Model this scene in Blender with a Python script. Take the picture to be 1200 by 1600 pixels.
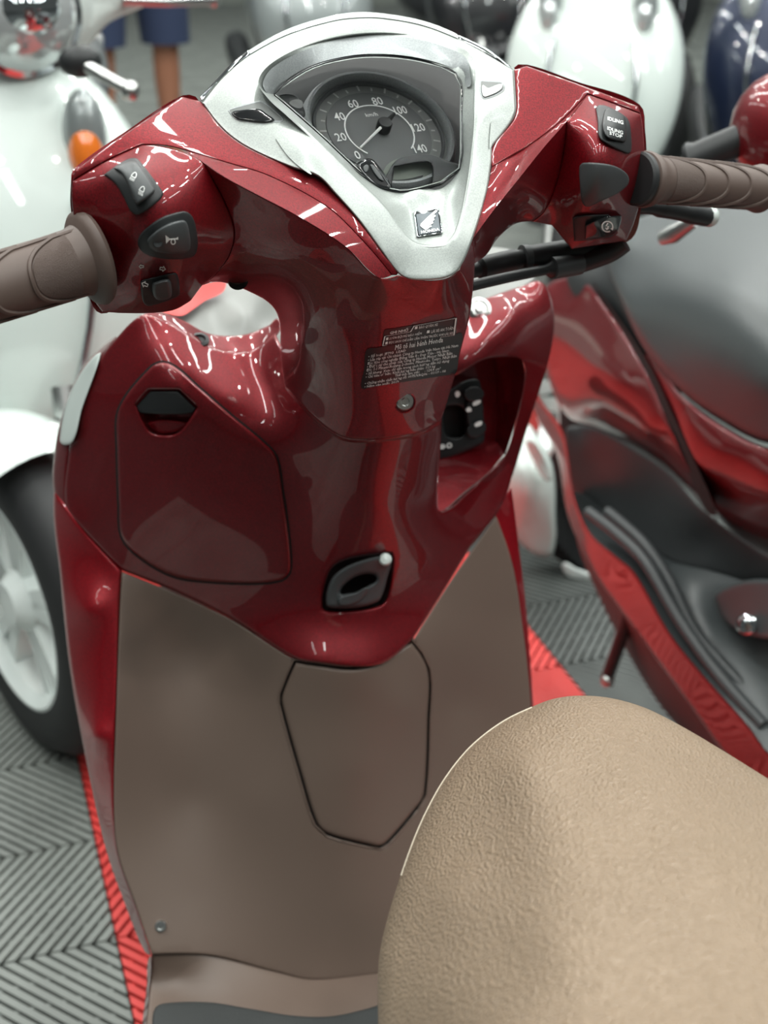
import bpy, math, random
import numpy as np
from mathutils import Vector, Matrix
from mathutils.geometry import delaunay_2d_cdt
random.seed(4); np.random.seed(4)
for o_ in list(bpy.data.objects): bpy.data.objects.remove(o_)
SC = bpy.context.scene; COL = SC.collection
PI = math.pi; R = math.radians
# ------------------------------------------------------------------ camera
CAM = np.array([-.30, -1.02, 1.20]); YAW, PIT, FPX = R(18.3), R(26.4), 2133.0
FW = np.array([math.sin(YAW)*math.cos(PIT), math.cos(YAW)*math.cos(PIT), -math.sin(PIT)])
RT = np.array([math.cos(YAW), -math.sin(YAW), 0.]); UP = np.cross(RT, FW)
cd = bpy.data.cameras.new('camera'); co = bpy.data.objects.new('camera', cd); COL.objects.link(co)
co.matrix_world = Matrix([[*(RT[i], UP[i], -FW[i], CAM[i])] for i in range(3)] + [[0, 0, 0, 1]])
cd.sensor_fit = 'VERTICAL'; cd.sensor_height = 36; cd.lens = FPX/1600*36; cd.clip_start = .02; cd.clip_end = 60
cd.dof.use_dof = True; cd.dof.focus_distance = .92; cd.dof.aperture_fstop = 6.6
SC.camera = co
# ------------------------------------------------------------------ light
SC.view_settings.view_transform = 'Standard'; SC.view_settings.look = 'None'
SC.view_settings.gamma = 1; SC.view_settings.use_curve_mapping = False; SC.view_settings.exposure = .15
wd = bpy.data.worlds.new('showroom'); SC.world = wd; wd.use_nodes = True
wd.node_tree.nodes['Background'].inputs[0].default_value = (.86, .95, .92, 1)
wd.node_tree.nodes['Background'].inputs[1].default_value = .07
def area(x, y, z, sx, sy, p, col=(.93, 1, .97), shape='RECTANGLE'):
    l = bpy.data.lights.new('ceiling_lamp', 'AREA'); l.shape = shape; l.size = sx; l.size_y = sy; l.energy = p; l.color = col
    o = bpy.data.objects.new('ceiling_lamp', l); COL.objects.link(o); o.location = (x, y, z); return o
for x in (-2.6, -.9, .8, 2.5, 4.2):                    # ceiling tubes of the showroom
    for y in (-2.4, -.6, 1.2, 3.0, 4.8, 6.8):
        area(x, y, 3.3, .10, 1.25, 17 if x > -2 else 8)
for x in (-1.75, -.9, -.05, .8, 1.65, 2.5, 3.35):      # downlights between them
    for y in (-1.5, .3, 2.1, 3.9, 5.8):
        area(x, y, 3.3, .08, .08, 9, (1, .98, .93), 'DISK')
# ------------------------------------------------------------------ materials
def mat(name, col, rough=.5, metal=0, coat=0, bump=None, flake=None, trans=0, emit=None, ior=1.5, coat_rough=.03, mottle=0, alpha=1, spec=.5):
    m = bpy.data.materials.new(name); m.use_nodes = True; nt = m.node_tree; b = nt.nodes['Principled BSDF']
    b.inputs['Base Color'].default_value = (*col, 1); b.inputs['Roughness'].default_value = rough; b.inputs['Metallic'].default_value = metal
    b.inputs['Coat Weight'].default_value = coat; b.inputs['Coat Roughness'].default_value = coat_rough
    b.inputs['Transmission Weight'].default_value = trans; b.inputs['IOR'].default_value = ior; b.inputs['Specular IOR Level'].default_value = spec
    if alpha < 1: b.inputs['Alpha'].default_value = alpha
    if emit: b.inputs['Emission Color'].default_value = (*emit[:3], 1); b.inputs['Emission Strength'].default_value = emit[3]
    tc = nt.nodes.new('ShaderNodeTexCoord')
    if flake or mottle:
        n = nt.nodes.new('ShaderNodeTexNoise'); n.inputs['Scale'].default_value = flake[0] if flake else 6
        n.inputs['Detail'].default_value = 1 if flake else 4; nt.links.new(tc.outputs['Object'], n.inputs['Vector'])
        mr = nt.nodes.new('ShaderNodeMapRange'); a = flake[1] if flake else mottle
        mr.inputs['From Min'].default_value = .3; mr.inputs['From Max'].default_value = .7
        mr.inputs['To Min'].default_value = 1-a; mr.inputs['To Max'].default_value = 1+a
        nt.links.new(n.outputs['Fac'], mr.inputs['Value'])
        mx = nt.nodes.new('ShaderNodeVectorMath'); mx.operation = 'SCALE'; mx.inputs[0].default_value = col
        nt.links.new(mr.outputs[0], mx.inputs['Scale']); nt.links.new(mx.outputs[0], b.inputs['Base Color'])
    if bump:                                            # (kind, scale, strength, distance)
        t = nt.nodes.new('ShaderNodeTexVoronoi' if bump[0] == 'v' else 'ShaderNodeTexNoise'); t.inputs['Scale'].default_value = bump[1]
        nt.links.new(tc.outputs['Object'], t.inputs['Vector'])
        bp = nt.nodes.new('ShaderNodeBump'); bp.inputs['Strength'].default_value = bump[2]; bp.inputs['Distance'].default_value = bump[3]
        nt.links.new(t.outputs[0], bp.inputs['Height']); nt.links.new(bp.outputs[0], b.inputs['Normal'])
    return m
RED = mat('red_paint', (.155, .001, .005), .44, .5, .75, flake=(900, .35))
RED2 = mat('red_paint_bright', (.25, .001, .007), .44, .4, .75, flake=(900, .3))
SILVER = mat('silver_paint', (.335, .362, .346), .42, .45, .3, flake=(1100, .12), coat_rough=.2)
SILVER2 = mat('grey_silver_paint', (.30, .32, .325), .45, .4, .1, flake=(1100, .12))
CHROME = mat('chrome', (.75, .78, .8), .08, 1)
BROWN = mat('brown_plastic', (.130, .093, .074), .48, bump=('n', 900, .06, .001))
SEATM = mat('tan_seat_vinyl', (.255, .185, .126), .34, bump=('v', 560, 1.0, .0013), mottle=.06)
GRIPM = mat('brown_rubber', (.095, .066, .055), .55)
GRIPK = mat('brown_rubber_knurled', (.095, .066, .055), .6, bump=('v', 2400, .8, .0005))
BLACK = mat('black_plastic', (.02, .022, .023), .45, spec=.35)
BLACKG = mat('black_gloss', (.012, .013, .014), .12)
DARK = mat('dark_grey_plastic', (.045, .05, .052), .5)
GROOVE = mat('groove_black', (.006, .005, .005), .8)
WHITEINK = mat('white_ink', (.92, .94, .92), .55)
MATT = mat('black_rubber_mat', (.028, .031, .031), .7, bump=('n', 700, .3, .001))
STEEL = mat('steel', (.55, .56, .55), .3, 1)
LENS = mat('clear_lens', (1, 1, 1), .02, trans=1, ior=1.33)
DIALM = mat('dial_grey', (.10, .107, .108), .45)
DIALM2 = mat('dial_grey_light', (.17, .178, .175), .4)
LCDM = mat('lcd_grey', (.20, .23, .2), .35)
WHITEP = mat('white_paint', (.60, .67, .64), .3, 0, 1)
BLUEP = mat('dark_blue_paint', (.012, .02, .05), .3, .3, 1)
BLACKP = mat('black_paint', (.012, .013, .015), .3, .2, 1)
GREYP = mat('grey_paint', (.27, .30, .30), .3, .3, 1)
GARN = mat('garnish_grey', (.17, .175, .165), .4)
TYRE = mat('tyre_rubber', (.016, .017, .018), .65)
ALU = mat('white_alloy', (.78, .84, .82), .4, 0, .5)
SEATB = mat('grey_black_vinyl', (.05, .058, .06), .38, bump=('v', 400, .2, .0006))
ORANGE = mat('orange_lens', (.75, .18, .02), .15, coat=1)
GREYFLOOR = mat('grey_tile_plastic', (.20, .215, .20), .5, mottle=.25)
DARKFLOOR = mat('dark_tile_plastic', (.07, .078, .074), .5, mottle=.25)
LIGHTFLOOR = mat('pale_floor', (.38, .41, .36), .45, mottle=.12)
REDFLOOR = mat('red_tile_plastic', (.62, .045, .04), .5, mottle=.1)
UNDER = mat('floor_slab', (.035, .04, .04), .8, mottle=.3)
SKIN = mat('skin', (.30, .13, .075), .55, mottle=.12)
NAVY = mat('navy_cloth', (.02, .032, .075), .85)
TEE = mat('grey_cloth', (.25, .27, .27), .9)
HAIR = mat('black_hair', (.01, .009, .008), .6)
REDLENS = mat('red_lens', (.5, .01, .015), .15, coat=1)
# ------------------------------------------------------------------ mesh helpers
ORG = {}
def empty(name, loc, rotz=0, parent=None):
    o = bpy.data.objects.new(name, None); COL.objects.link(o); o.location = loc; o.rotation_euler = (0, 0, rotz)
    ORG[o] = np.array(loc if rotz == 0 else (0, 0, 0), float)
    if parent: o.parent = parent
    return o
def tag(o, label, cat, group=None):
    o['label'] = label; o['category'] = cat
    if group: o['group'] = group
    return o
def mk(name, vf, m, parent=None, smooth=True, sharp=38, local=False):
    v, f = vf; v = np.array(v, float); c = (v.min(0)+v.max(0))/2
    me = bpy.data.meshes.new(name); me.from_pydata((v-c).tolist(), [], [list(map(int, q)) for q in f]); me.validate()
    import bmesh
    bm = bmesh.new(); bm.from_mesh(me); bmesh.ops.recalc_face_normals(bm, faces=bm.faces); bm.to_mesh(me); bm.free()
    if smooth:
        me.shade_smooth(); me.set_sharp_from_angle(angle=R(sharp))
    me.materials.append(m); o = bpy.data.objects.new(name, me); COL.objects.link(o)
    po = np.zeros(3)
    if parent is not None: o.parent = parent; po = ORG[parent]
    o.location = c-po; ORG[o] = c.copy()
    return o
def join(*parts):
    V, F, n = [], [], 0
    for v, f in parts:
        V += [tuple(p) for p in v]; F += [[i+n for i in q] for q in f]; n += len(v)
    return V, F
# ------------------------------------------------------------------ photograph ray -> point in the place (measured depths)
def ray(px, py): return FW+RT*(px-600)/FPX+UP*(800-py)/FPX
AX = {'x': 0, 'y': 1, 'z': 2}
def tval(px, py, v):
    if callable(v): return v(px, py)
    a, s = ('y', v) if not isinstance(v, (tuple, list)) else v
    k = AX[a]; return (s-CAM[k])/ray(px, py)[k]
def at(px, py, v): return CAM+ray(px, py)*tval(px, py, v)
def catmull(pts, closed=True, step=7.0):
    """pts: (px,py,t,corner) -> dense (px,py,t)"""
    n = len(pts); out = []
    for i in range(n if closed else n-1):
        p1, p2 = pts[i], pts[(i+1) % n]
        a, b = np.array(p1[:3], float), np.array(p2[:3], float)
        p0 = np.array(pts[(i-1) % n][:3], float) if (closed or i > 0) and not p1[3] else None
        p3 = np.array(pts[(i+2) % n][:3], float) if (closed or i < n-2) and not p2[3] else None
        L = math.hypot(b[0]-a[0], b[1]-a[1]); k = max(1, int(round(L/step)))
        m1 = (b-p0) if p0 is not None else None; m2 = (p3-a) if p3 is not None else None
        def lim(mv, l0):                                # chordal tangent, scaled to this segment
            h = math.hypot(mv[0], mv[1]); return mv*(L/h) if h > 1e-6 else mv*0
        d = b-a
        if m1 is not None: m1 = lim(m1, L)
        if m2 is not None: m2 = lim(m2, L)
        if m1 is None: m1 = d if m2 is None else (3*d-m2)/2
        if m2 is None: m2 = d if p0 is None else (3*d-m1)/2
        for j in range(k):
            s = j/k
            out.append((2*s**3-3*s*s+1)*a+(s**3-2*s*s+s)*m1+(-2*s**3+3*s*s)*b+(s**3-s*s)*m2)
    if not closed: out.append(np.array(pts[-1][:3], float))
    return np.array(out)
class Field:
    """thin plate through measured points: ray parameter as a function of the pixel"""
    def __init__(s, pts, lam=1e-4):
        p = np.array([tuple(q)+((lam,) if len(q) < 4 else ()) for q in pts], float); _, ix = np.unique(np.round(p[:, :2]), axis=0, return_index=True); p = p[ix]
        s.c = p[:, :2].mean(0); s.k = 300.; s.x = (p[:, :2]-s.c)/s.k; n = len(p)
        A = np.zeros((n+3, n+3)); A[:n, :n] = s.phi(s.x, s.x)+np.diag(p[:, 3]); A[:n, n] = 1; A[:n, n+1:] = s.x; A[n, :n] = 1; A[n+1:, :n] = s.x.T
        s.w = np.linalg.solve(A, np.concatenate([p[:, 2], [0, 0, 0]]))
    def phi(s, a, b):
        r2 = ((a[:, None]-b[None])**2).sum(-1); return .5*r2*np.log(r2+1e-12)
    def many(s, q):
        x = (np.atleast_2d(np.array(q, float))[:, :2]-s.c)/s.k
        return s.phi(x, s.x)@s.w[:-3]+s.w[-3]+x@s.w[-2:]
    def __call__(s, px, py): return float(s.many([(px, py)])[0])
    def pt(s, px, py, off=0): return CAM+ray(px, py)*(s(px, py)+off)
class Poly(Field):
    """smooth low order face: inverse ray parameter as a polynomial (degree 1 is a plane)"""
    def __init__(s, pts, deg=2):
        p = np.array([(a[0], a[1], 1/tval(a[0], a[1], a[2])) for a in pts], float); s.c = p[:, :2].mean(0); s.deg = deg
        s.w = np.linalg.lstsq(s.bas(p), p[:, 2], rcond=None)[0]
    def bas(s, q):
        x = (np.atleast_2d(np.array(q, float))[:, :2]-s.c)/300.; b = [np.ones(len(x)), x[:, 0], x[:, 1]]
        if s.deg > 1: b += [x[:, 0]**2, x[:, 0]*x[:, 1], x[:, 1]**2]
        return np.stack(b, 1)
    def many(s, q): return 1/(s.bas(q)@s.w)
class Plane:
    def __init__(s, o, n, u):
        s.o = np.array(o, float); s.n = np.array(n, float)/np.linalg.norm(n); u = np.array(u, float); u = u-s.n*(u@s.n); s.u = u/np.linalg.norm(u); s.v = np.cross(s.n, s.u)
    def many(s, q): return np.array([(s.o-CAM)@s.n/(ray(a[0], a[1])@s.n) for a in np.atleast_2d(q)])
    def __call__(s, px, py): return float(s.many([(px, py)])[0])
    def pt(s, px, py, off=0): return CAM+ray(px, py)*s(px, py)+s.n*(-off)
    def ab(s, px, py): d = s.pt(px, py)-s.o; return d@s.u, d@s.v
    def P(s, a, b, h=0): return s.o+s.u*a+s.v*b+s.n*h
def seg_dist(q, poly):
    q = np.array(q, float); a = poly; b = np.roll(poly, -1, 0); d = b-a; L = (d**2).sum(1)+1e-9
    out = np.full(len(q), 1e9)
    for i in range(len(a)):
        s = np.clip(((q-a[i])@d[i])/L[i], 0, 1); out = np.minimum(out, ((q-a[i]-s[:, None]*d[i])**2).sum(1))
    return np.sqrt(out)
def inside(q, poly):
    q = np.array(q, float); x, y = q[:, 0], q[:, 1]; c = np.zeros(len(q), bool); n = len(poly)
    for i in range(n):
        x1, y1 = poly[i]; x2, y2 = poly[(i+1) % n]
        if y1 == y2: continue
        c ^= ((y1 > y) != (y2 > y)) & (x < (x2-x1)*(y-y1)/(y2-y1)+x1)
    return c
def prep(outline, base=None, off=0, step=7, closed=True):
    pts = []
    for p in outline:
        c = p[-1] == 'c'; q = p[:-1] if c else p
        t = base(q[0], q[1])+off if len(q) < 3 else tval(q[0], q[1], q[2])
        pts.append((q[0], q[1], t, c))
    d = catmull(pts, closed, step)
    if base is not None and all(len([w for w in p if w != 'c']) < 3 for p in outline): d[:, 2] = base.many(d[:, :2])+off
    return d
def panel(outline, inner=(), base=None, lam=(1e-4, 1e-4), off=0, holes=(), thick=.004, roll=0, rollt=0, step=None, ostep=None, back=(0, 0, 0), field=None):
    """a shell: outline and depths measured in the photograph, own thickness; returns (verts, faces), field"""
    xs = [p[0] for p in outline]; ys = [p[1] for p in outline]; span = max(max(xs)-min(xs), max(ys)-min(ys))
    step = step or max(2.2, span/46); ostep = ostep or max(1.5, step*.8)
    d = prep(outline, base, off, ostep); P2 = d[:, :2]
    if field is None:
        if base is not None: F = base
        else: F = Field([(*q, lam[0]) for q in d]+[(a[0], a[1], tval(a[0], a[1], a[2]), lam[1]) for a in inner])
    else: F = field
    hs = [catmull([(h[0], h[1], 0, h[-1] == 'c') for h in hole], True, ostep)[:, :2] for hole in holes]
    pts = [tuple(q) for q in P2]; edges = [(i, (i+1) % len(P2)) for i in range(len(P2))]
    for h in hs:
        n = len(pts); pts += [tuple(q) for q in h]; edges += [(n+i, n+(i+1) % len(h)) for i in range(len(h))]
    extra = []
    loops = [P2]+hs
    if roll:
        for L in loops:
            tan = np.roll(L, -1, 0)-np.roll(L, 1, 0); nr = np.stack([tan[:, 1], -tan[:, 0]], 1); nr /= np.linalg.norm(nr, axis=1)[:, None]+1e-9
            for s in (1, -1):
                for fr in (.12, .35, .65, 1.0): extra += [tuple(q) for q in L+nr*s*fr*roll]
    gx = np.arange(min(xs)+step*.37, max(xs), step); gy = np.arange(min(ys)+step*.41, max(ys), step*.9)
    grid = [(x+(j % 2)*step*.5, y) for j, y in enumerate(gy) for x in gx]
    cand = np.array(extra+grid)
    ok = inside(cand, P2)
    for h in hs: ok &= ~inside(cand, h)
    dist = np.full(len(cand), 1e9)
    for L in loops: dist = np.minimum(dist, seg_dist(cand, L))
    ne = len(extra)
    if roll:
        want = np.concatenate([np.tile(np.repeat(np.array((.12, .35, .65, 1.0))*roll, 1), 0)] if False else [np.concatenate([np.repeat(np.array((.12, .35, .65, 1.0))*roll, len(L)) for L in loops for s in (0, 1)])])
        okE = ok[:ne] & (np.abs(dist[:ne]-want) < .12*roll+.05); okG = ok[ne:] & (dist[ne:] > roll*1.12+.3*step)
    else: okE = ok[:0]; okG = ok[ne:] & (dist[ne:] > .5*ostep)
    pts += [tuple(q) for q in cand[:ne][okE]]+[tuple(q) for q in cand[ne:][okG]]
    r = delaunay_2d_cdt([Vector(p) for p in pts], edges, [], 0, 1e-4)
    v2 = np.array([tuple(p) for p in r[0]]); fs = np.array([f for f in r[2] if len(f) == 3])
    cen = v2[fs].mean(1); keep = inside(cen, P2)
    for h in hs: keep &= ~inside(cen, h)
    fs = fs[keep]; used = np.unique(fs); mp = -np.ones(len(v2), int); mp[used] = np.arange(len(used)); v2 = v2[used]; fs = mp[fs]
    t = F.many(v2)+(off if (field is not None or base is not None) else 0)
    if base is None and field is None and lam[0] <= 2e-4:
        dd = {(round(p[0], 3), round(p[1], 3)): p[2] for p in d}
        for i, q in enumerate(v2):
            k = (round(q[0], 3), round(q[1], 3))
            if k in dd: t[i] = dd[k]
    if roll:
        ds = np.full(len(v2), 1e9)
        for L in loops: ds = np.minimum(ds, seg_dist(v2, L))
        s = np.clip(1-ds/roll, 0, 1); t = t+(rollt or .004)*(1-np.sqrt(np.maximum(0, 1-s*s)))
    V = np.array([CAM+ray(q[0], q[1])*tt for q, tt in zip(v2, t)])
    cnt = {}
    for f in fs:
        for i in range(3):
            e = (f[i], f[(i+1) % 3]); cnt[tuple(sorted(e))] = cnt.get(tuple(sorted(e)), 0)+1
    rays = np.array([ray(q[0], q[1]) for q in v2]); rays /= np.linalg.norm(rays, axis=1)[:, None]
    n = len(V); VB = V+rays*thick+np.array(back); faces = [list(f) for f in fs]+[[f[2]+n, f[1]+n, f[0]+n] for f in fs]
    for f in fs:
        for i in range(3):
            a, b = f[i], f[(i+1) % 3]
            if cnt[tuple(sorted((a, b)))] == 1: faces.append([b, a, a+n, b+n])
    return (np.concatenate([V, VB]), faces), F
def frame(d):
    d = np.array(d, float); d /= np.linalg.norm(d); a = np.array((0, 0, 1.)) if abs(d[2]) < .9 else np.array((1., 0, 0))
    u = np.cross(a, d); u /= np.linalg.norm(u); return u, np.cross(d, u), d
def tube(pts, r, n=12, caps=True):
    pts = [np.array(p, float) for p in pts]; rs = [r]*len(pts) if not isinstance(r, (list, tuple)) else r
    V, F = [], []; pu = None
    for i, p in enumerate(pts):
        d = pts[min(i+1, len(pts)-1)]-pts[max(i-1, 0)]; d = d/np.linalg.norm(d)
        if pu is None: u = frame(d)[0]
        else: u = pu-d*(pu@d); u /= np.linalg.norm(u)
        pu = u; w = np.cross(d, u)
        for k in range(n): a = 2*PI*k/n; V.append(p+(u*math.cos(a)+w*math.sin(a))*rs[i])
    for i in range(len(pts)-1):
        for k in range(n): F.append([i*n+k, i*n+(k+1) % n, (i+1)*n+(k+1) % n, (i+1)*n+k])
    if caps: F.append(list(range(n))[::-1]); F.append([(len(pts)-1)*n+k for k in range(n)])
    return V, F
def spline3(pts, k=8):
    d = catmull3([np.array(p, float) for p in pts], k); return d
def catmull3(p, k):
    out = []; n = len(p)
    for i in range(n-1):
        p0, p1, p2, p3 = p[max(i-1, 0)], p[i], p[i+1], p[min(i+2, n-1)]
        for j in range(k):
            s = j/k; out.append(.5*((2*p1)+(p2-p0)*s+(2*p0-5*p1+4*p2-p3)*s*s+(-p0+3*p1-3*p2+p3)*s**3))
    return out+[p[-1]]
def lathe(o, d, prof, n=32, a0=0, a1=2*PI):
    """prof: (along, radius)"""
    u, w, d = frame(d); V, F = [], []; full = abs(a1-a0-2*PI) < 1e-6; m = n if full else n+1
    for h, r in prof:
        for k in range(m): a = a0+(a1-a0)*k/n; V.append(np.array(o)+d*h+(u*math.cos(a)+w*math.sin(a))*max(r, 1e-5))
    for i in range(len(prof)-1):
        for k in range(n): F.append([i*m+k, i*m+(k+1) % m, (i+1)*m+(k+1) % m, (i+1)*m+k])
    return V, F
def loft(axis, secs, n=24, ex=2.4, caps=True):
    """rings across axis: secs = (pos, c1, c2, half1, half2[, ex])"""
    V, F = [], []
    for s in secs:
        e = s[5] if len(s) > 5 else ex
        for k in range(n):
            a = 2*PI*k/n; c, q = math.cos(a), math.sin(a)
            x = s[1]+s[3]*math.copysign(abs(c)**(2/e), c); y = s[2]+s[4]*math.copysign(abs(q)**(2/e), q)
            V.append({'y': (x, s[0], y), 'z': (x, y, s[0]), 'x': (s[0], x, y)}[axis])
    m = len(secs)
    for i in range(m-1):
        for k in range(n): F.append([i*n+k, i*n+(k+1) % n, (i+1)*n+(k+1) % n, (i+1)*n+k])
    if caps: F.append(list(range(n))[::-1]); F.append([(m-1)*n+k for k in range(n)])
    return V, F
def lerp_secs(secs, k=5):
    p = [np.array(s[:5], float) for s in secs]; return [tuple(q) for q in catmull3(p, k)]
def ell(c, r, n=20, m=12):
    V, F = [], []
    for i in range(m+1):
        ph = PI*i/m
        for k in range(n): a = 2*PI*k/n; V.append((c[0]+r[0]*math.sin(ph)*math.cos(a), c[1]+r[1]*math.sin(ph)*math.sin(a), c[2]+r[2]*math.cos(ph)))
    for i in range(m):
        for k in range(n): F.append([i*n+k, i*n+(k+1) % n, (i+1)*n+(k+1) % n, (i+1)*n+k])
    return V, F
def boxv(c, h, M=None):
    V = [np.array((sx*h[0], sy*h[1], sz*h[2])) for sx in (-1, 1) for sy in (-1, 1) for sz in (-1, 1)]
    V = [np.array(c)+(M@v if M is not None else v) for v in V]
    return V, [[0, 1, 3, 2], [4, 6, 7, 5], [0, 4, 5, 1], [2, 3, 7, 6], [0, 2, 6, 4], [1, 5, 7, 3]]
def text_mesh(s, size=1.0, align='CENTER', bold=0, spacing=1.0, res=2):
    cu = bpy.data.curves.new('t', 'FONT'); cu.body = s; cu.size = size; cu.align_x = align; cu.align_y = 'CENTER'; cu.offset = bold; cu.space_character = spacing; cu.resolution_u = res
    ob = bpy.data.objects.new('t', cu); COL.objects.link(ob); dg = bpy.context.evaluated_depsgraph_get(); dg.update()
    me = bpy.data.meshes.new_from_object(ob.evaluated_get(dg)); V = [tuple(v.co[:2]) for v in me.vertices]; F = [list(p.vertices) for p in me.polygons]
    bpy.data.objects.remove(ob); bpy.data.curves.remove(cu); bpy.data.meshes.remove(me); return V, F
def fit_text(s, w, h, **k):
    """text scaled to the box w x h (centred at 0,0)"""
    V, F = text_mesh(s, **k); v = np.array(V); lo, hi = v.min(0), v.max(0); v = (v-(lo+hi)/2)/np.maximum(hi-lo, 1e-6)*np.array((w, h)); return [tuple(q) for q in v], F
def shift(vf, dx, dy): return [(x+dx, y+dy) for x, y in vf[0]], vf[1]
def quadmap(q):
    """unit square (s right, t down) -> pixel, projective through four corners tl,tr,br,bl"""
    A, b = [], []
    for (s, t), (x, y) in zip(((0, 0), (1, 0), (1, 1), (0, 1)), q):
        A += [[s, t, 1, 0, 0, 0, -x*s, -x*t], [0, 0, 0, s, t, 1, -y*s, -y*t]]; b += [x, y]
    h = np.append(np.linalg.solve(np.array(A, float), np.array(b, float)), 1).reshape(3, 3)
    def f(s, t): w = h@np.array((s, t, 1)); return w[0]/w[2], w[1]/w[2]
    return f
def wrap(vf, f, F, off, sub=False):
    """2D shapes in the unit square laid on a surface"""
    return [F.pt(*f(x, y), off) for x, y in vf[0]], vf[1]
def rect(x0, y0, x1, y1, k=1):
    V, Fc = [], []
    for i in range(k+1):
        x = x0+(x1-x0)*i/k; V += [(x, y0), (x, y1)]
    for i in range(k): Fc.append([2*i, 2*i+1, 2*i+3, 2*i+2])
    return V, Fc
def strip2(pts, w, closed=False):
    """flat line of width w through 2D points"""
    p = np.array(pts, float); n = len(p); V, Fc = [], []
    for i in range(n):
        a = p[(i-1) % n] if closed or i > 0 else p[i]; b = p[(i+1) % n] if closed or i < n-1 else p[i]
        d = b-a; d /= np.linalg.norm(d)+1e-9; nn = np.array((-d[1], d[0]))*w/2; V += [tuple(p[i]+nn), tuple(p[i]-nn)]
    for i in range(n if closed else n-1): j = (i+1) % n; Fc.append([2*i, 2*j, 2*j+1, 2*i+1])
    return V, Fc
# ================================================================== FLOOR
slab = mk('floor', boxv((2, 5, -.04), (9, 11, .02)), UNDER, smooth=False); slab['kind'] = 'structure'
TS = .385
def clip(poly, a, b, c):                                # keep a x + b y <= c
    out = []
    for i in range(len(poly)):
        p, q = poly[i], poly[(i+1) % len(poly)]; dp, dq = a*p[0]+b*p[1]-c, a*q[0]+b*q[1]-c
        if dp <= 0: out.append(p)
        if dp*dq < 0: s = dp/(dp-dq); out.append((p[0]+s*(q[0]-p[0]), p[1]+s*(q[1]-p[1])))
    return out
def tile_slats():
    g = .0012; hb = TS/2; out = []
    for b in (0, 1):
        y0 = -TS/2+b*hb; sg = 1 if b else -1; pit = .0180; w = .0120
        for k in range(-12, 36):
            x = -TS/2+k*pit; sh = .85*hb*sg
            poly = [(x, y0), (x+w, y0), (x+w-sh, y0+hb), (x-sh, y0+hb)]
            for c in ((1, 0, TS/2-g), (-1, 0, TS/2-g), (0, 1, y0+hb-g*1.2), (0, -1, -(y0+g*1.2))): poly = clip(poly, *c) if len(poly) > 2 else poly
            if len(poly) > 2: out.append((poly, -.014, 0))
    return out
def prisms(ps):
    V, F = [], []
    for poly, z0, z1 in ps:
        n = len(V); m = len(poly); V += [(x, y, z1) for x, y in poly]+[(x, y, z0) for x, y in poly]; F.append([n+i for i in range(m)])
        for i in range(m): j = (i+1) % m; F.append([n+j, n+i, n+m+i, n+m+j])
    return V, F
SLATS = tile_slats()
TIES = [([(-TS/2+.0012, y), (TS/2-.0012, y), (TS/2-.0012, y+.004), (-TS/2+.0012, y+.004)], -.0165, -.0035) for b in (0, 1) for y in [-TS/2+b*TS/2+TS/2*q/5-.002 for q in range(1, 5)]]
def rawmesh(name, vf, m): me = bpy.data.meshes.new(name); me.from_pydata(vf[0], [], vf[1]); me.materials.append(m); return me
tile_me = [rawmesh('floor_tile', prisms(SLATS+TIES), m_) for m_ in (GREYFLOOR, REDFLOOR, DARKFLOOR)]
tie_me = [rawmesh('floor_tile', prisms(TIES), m_) for m_ in (GREYFLOOR, REDFLOOR)]
slat_me = [[rawmesh('slat', prisms([q]), m_) for q in SLATS] for m_ in (GREYFLOOR, REDFLOOR)]
cands = []
NEAR = {(-1, round(.08+TS*k, 3)) for k in (0, 1)}|{(0, round(.08+TS*k, 3)) for k in (0,)}
for i in range(-14, 22):
    for j in range(-4, 36):
        x, y = -.0225+i*TS, .08+j*TS; d = np.array((x, y, 0))-CAM; z = d@FW
        if z > .4:
            u, v = 600+FPX*(d@RT)/z, 800-FPX*(d@UP)/z; mg = 330*1.6/z; wide = 800*1.6/z
            seen = -mg < u < 1200+mg and -mg < v < 1600+mg
            if seen or (-wide < u < 1200+wide and -wide < v < 1600+wide): cands.append((z if seen else z+50, x, y, i))
cands.sort()
for z, x, y, i in cands[:290]:
    kind = 1 if i in (0, 1) and y < 2.3 else 2 if 2 <= i <= 6 and y < 2.3 else 0; near = (i, round(y, 3)) in NEAR
    o = bpy.data.objects.new('floor_tile', (tie_me if near else tile_me)[kind]); COL.objects.link(o); o.parent = slab
    o.location = np.array((x, y, 0))-ORG[slab]
    if near:                                            # the tiles that show largest: every slat a piece
        for me in slat_me[kind]: q = bpy.data.objects.new('slat', me); COL.objects.link(q); q.parent = o
for m_, sel in ((GREYFLOOR, lambda y, i: i not in (0, 1) and y < 2.3), (REDFLOOR, lambda y, i: i in (0, 1) and y < 2.3), (LIGHTFLOOR, lambda y, i: y >= 2.3)):
    V, F = [], []
    for z, x, y, i in cands[290:]:
        if not sel(y, i): continue
        h = TS/2-.0015; n = len(V); V += [(x-h, y-h, 0), (x+h, y-h, 0), (x+h, y+h, 0), (x-h, y+h, 0), (x-h, y-h, -.014), (x+h, y-h, -.014), (x+h, y+h, -.014), (x-h, y+h, -.014)]
        F += [[n, n+1, n+2, n+3], [n, n+4, n+5, n+1], [n+1, n+5, n+6, n+2], [n+2, n+6, n+7, n+3], [n+3, n+7, n+4, n]]
    if V: far = mk('far_floor_tiles', (V, F), m_, slab, smooth=False); far['kind'] = 'stuff'
# ================================================================== THE RED SCOOTER IN FRONT
S = empty('motor_scooter', (0, 0, 0))
tag(S, 'dark red motor scooter with tan seat and silver instrument cover, nearest the viewer', 'scooter')
def part(name, vf, m, parent=None, label=None, **k):
    o = mk(name, vf, m, parent if parent is not None else S, **k)
    if label: o['label'] = label
    return o
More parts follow.
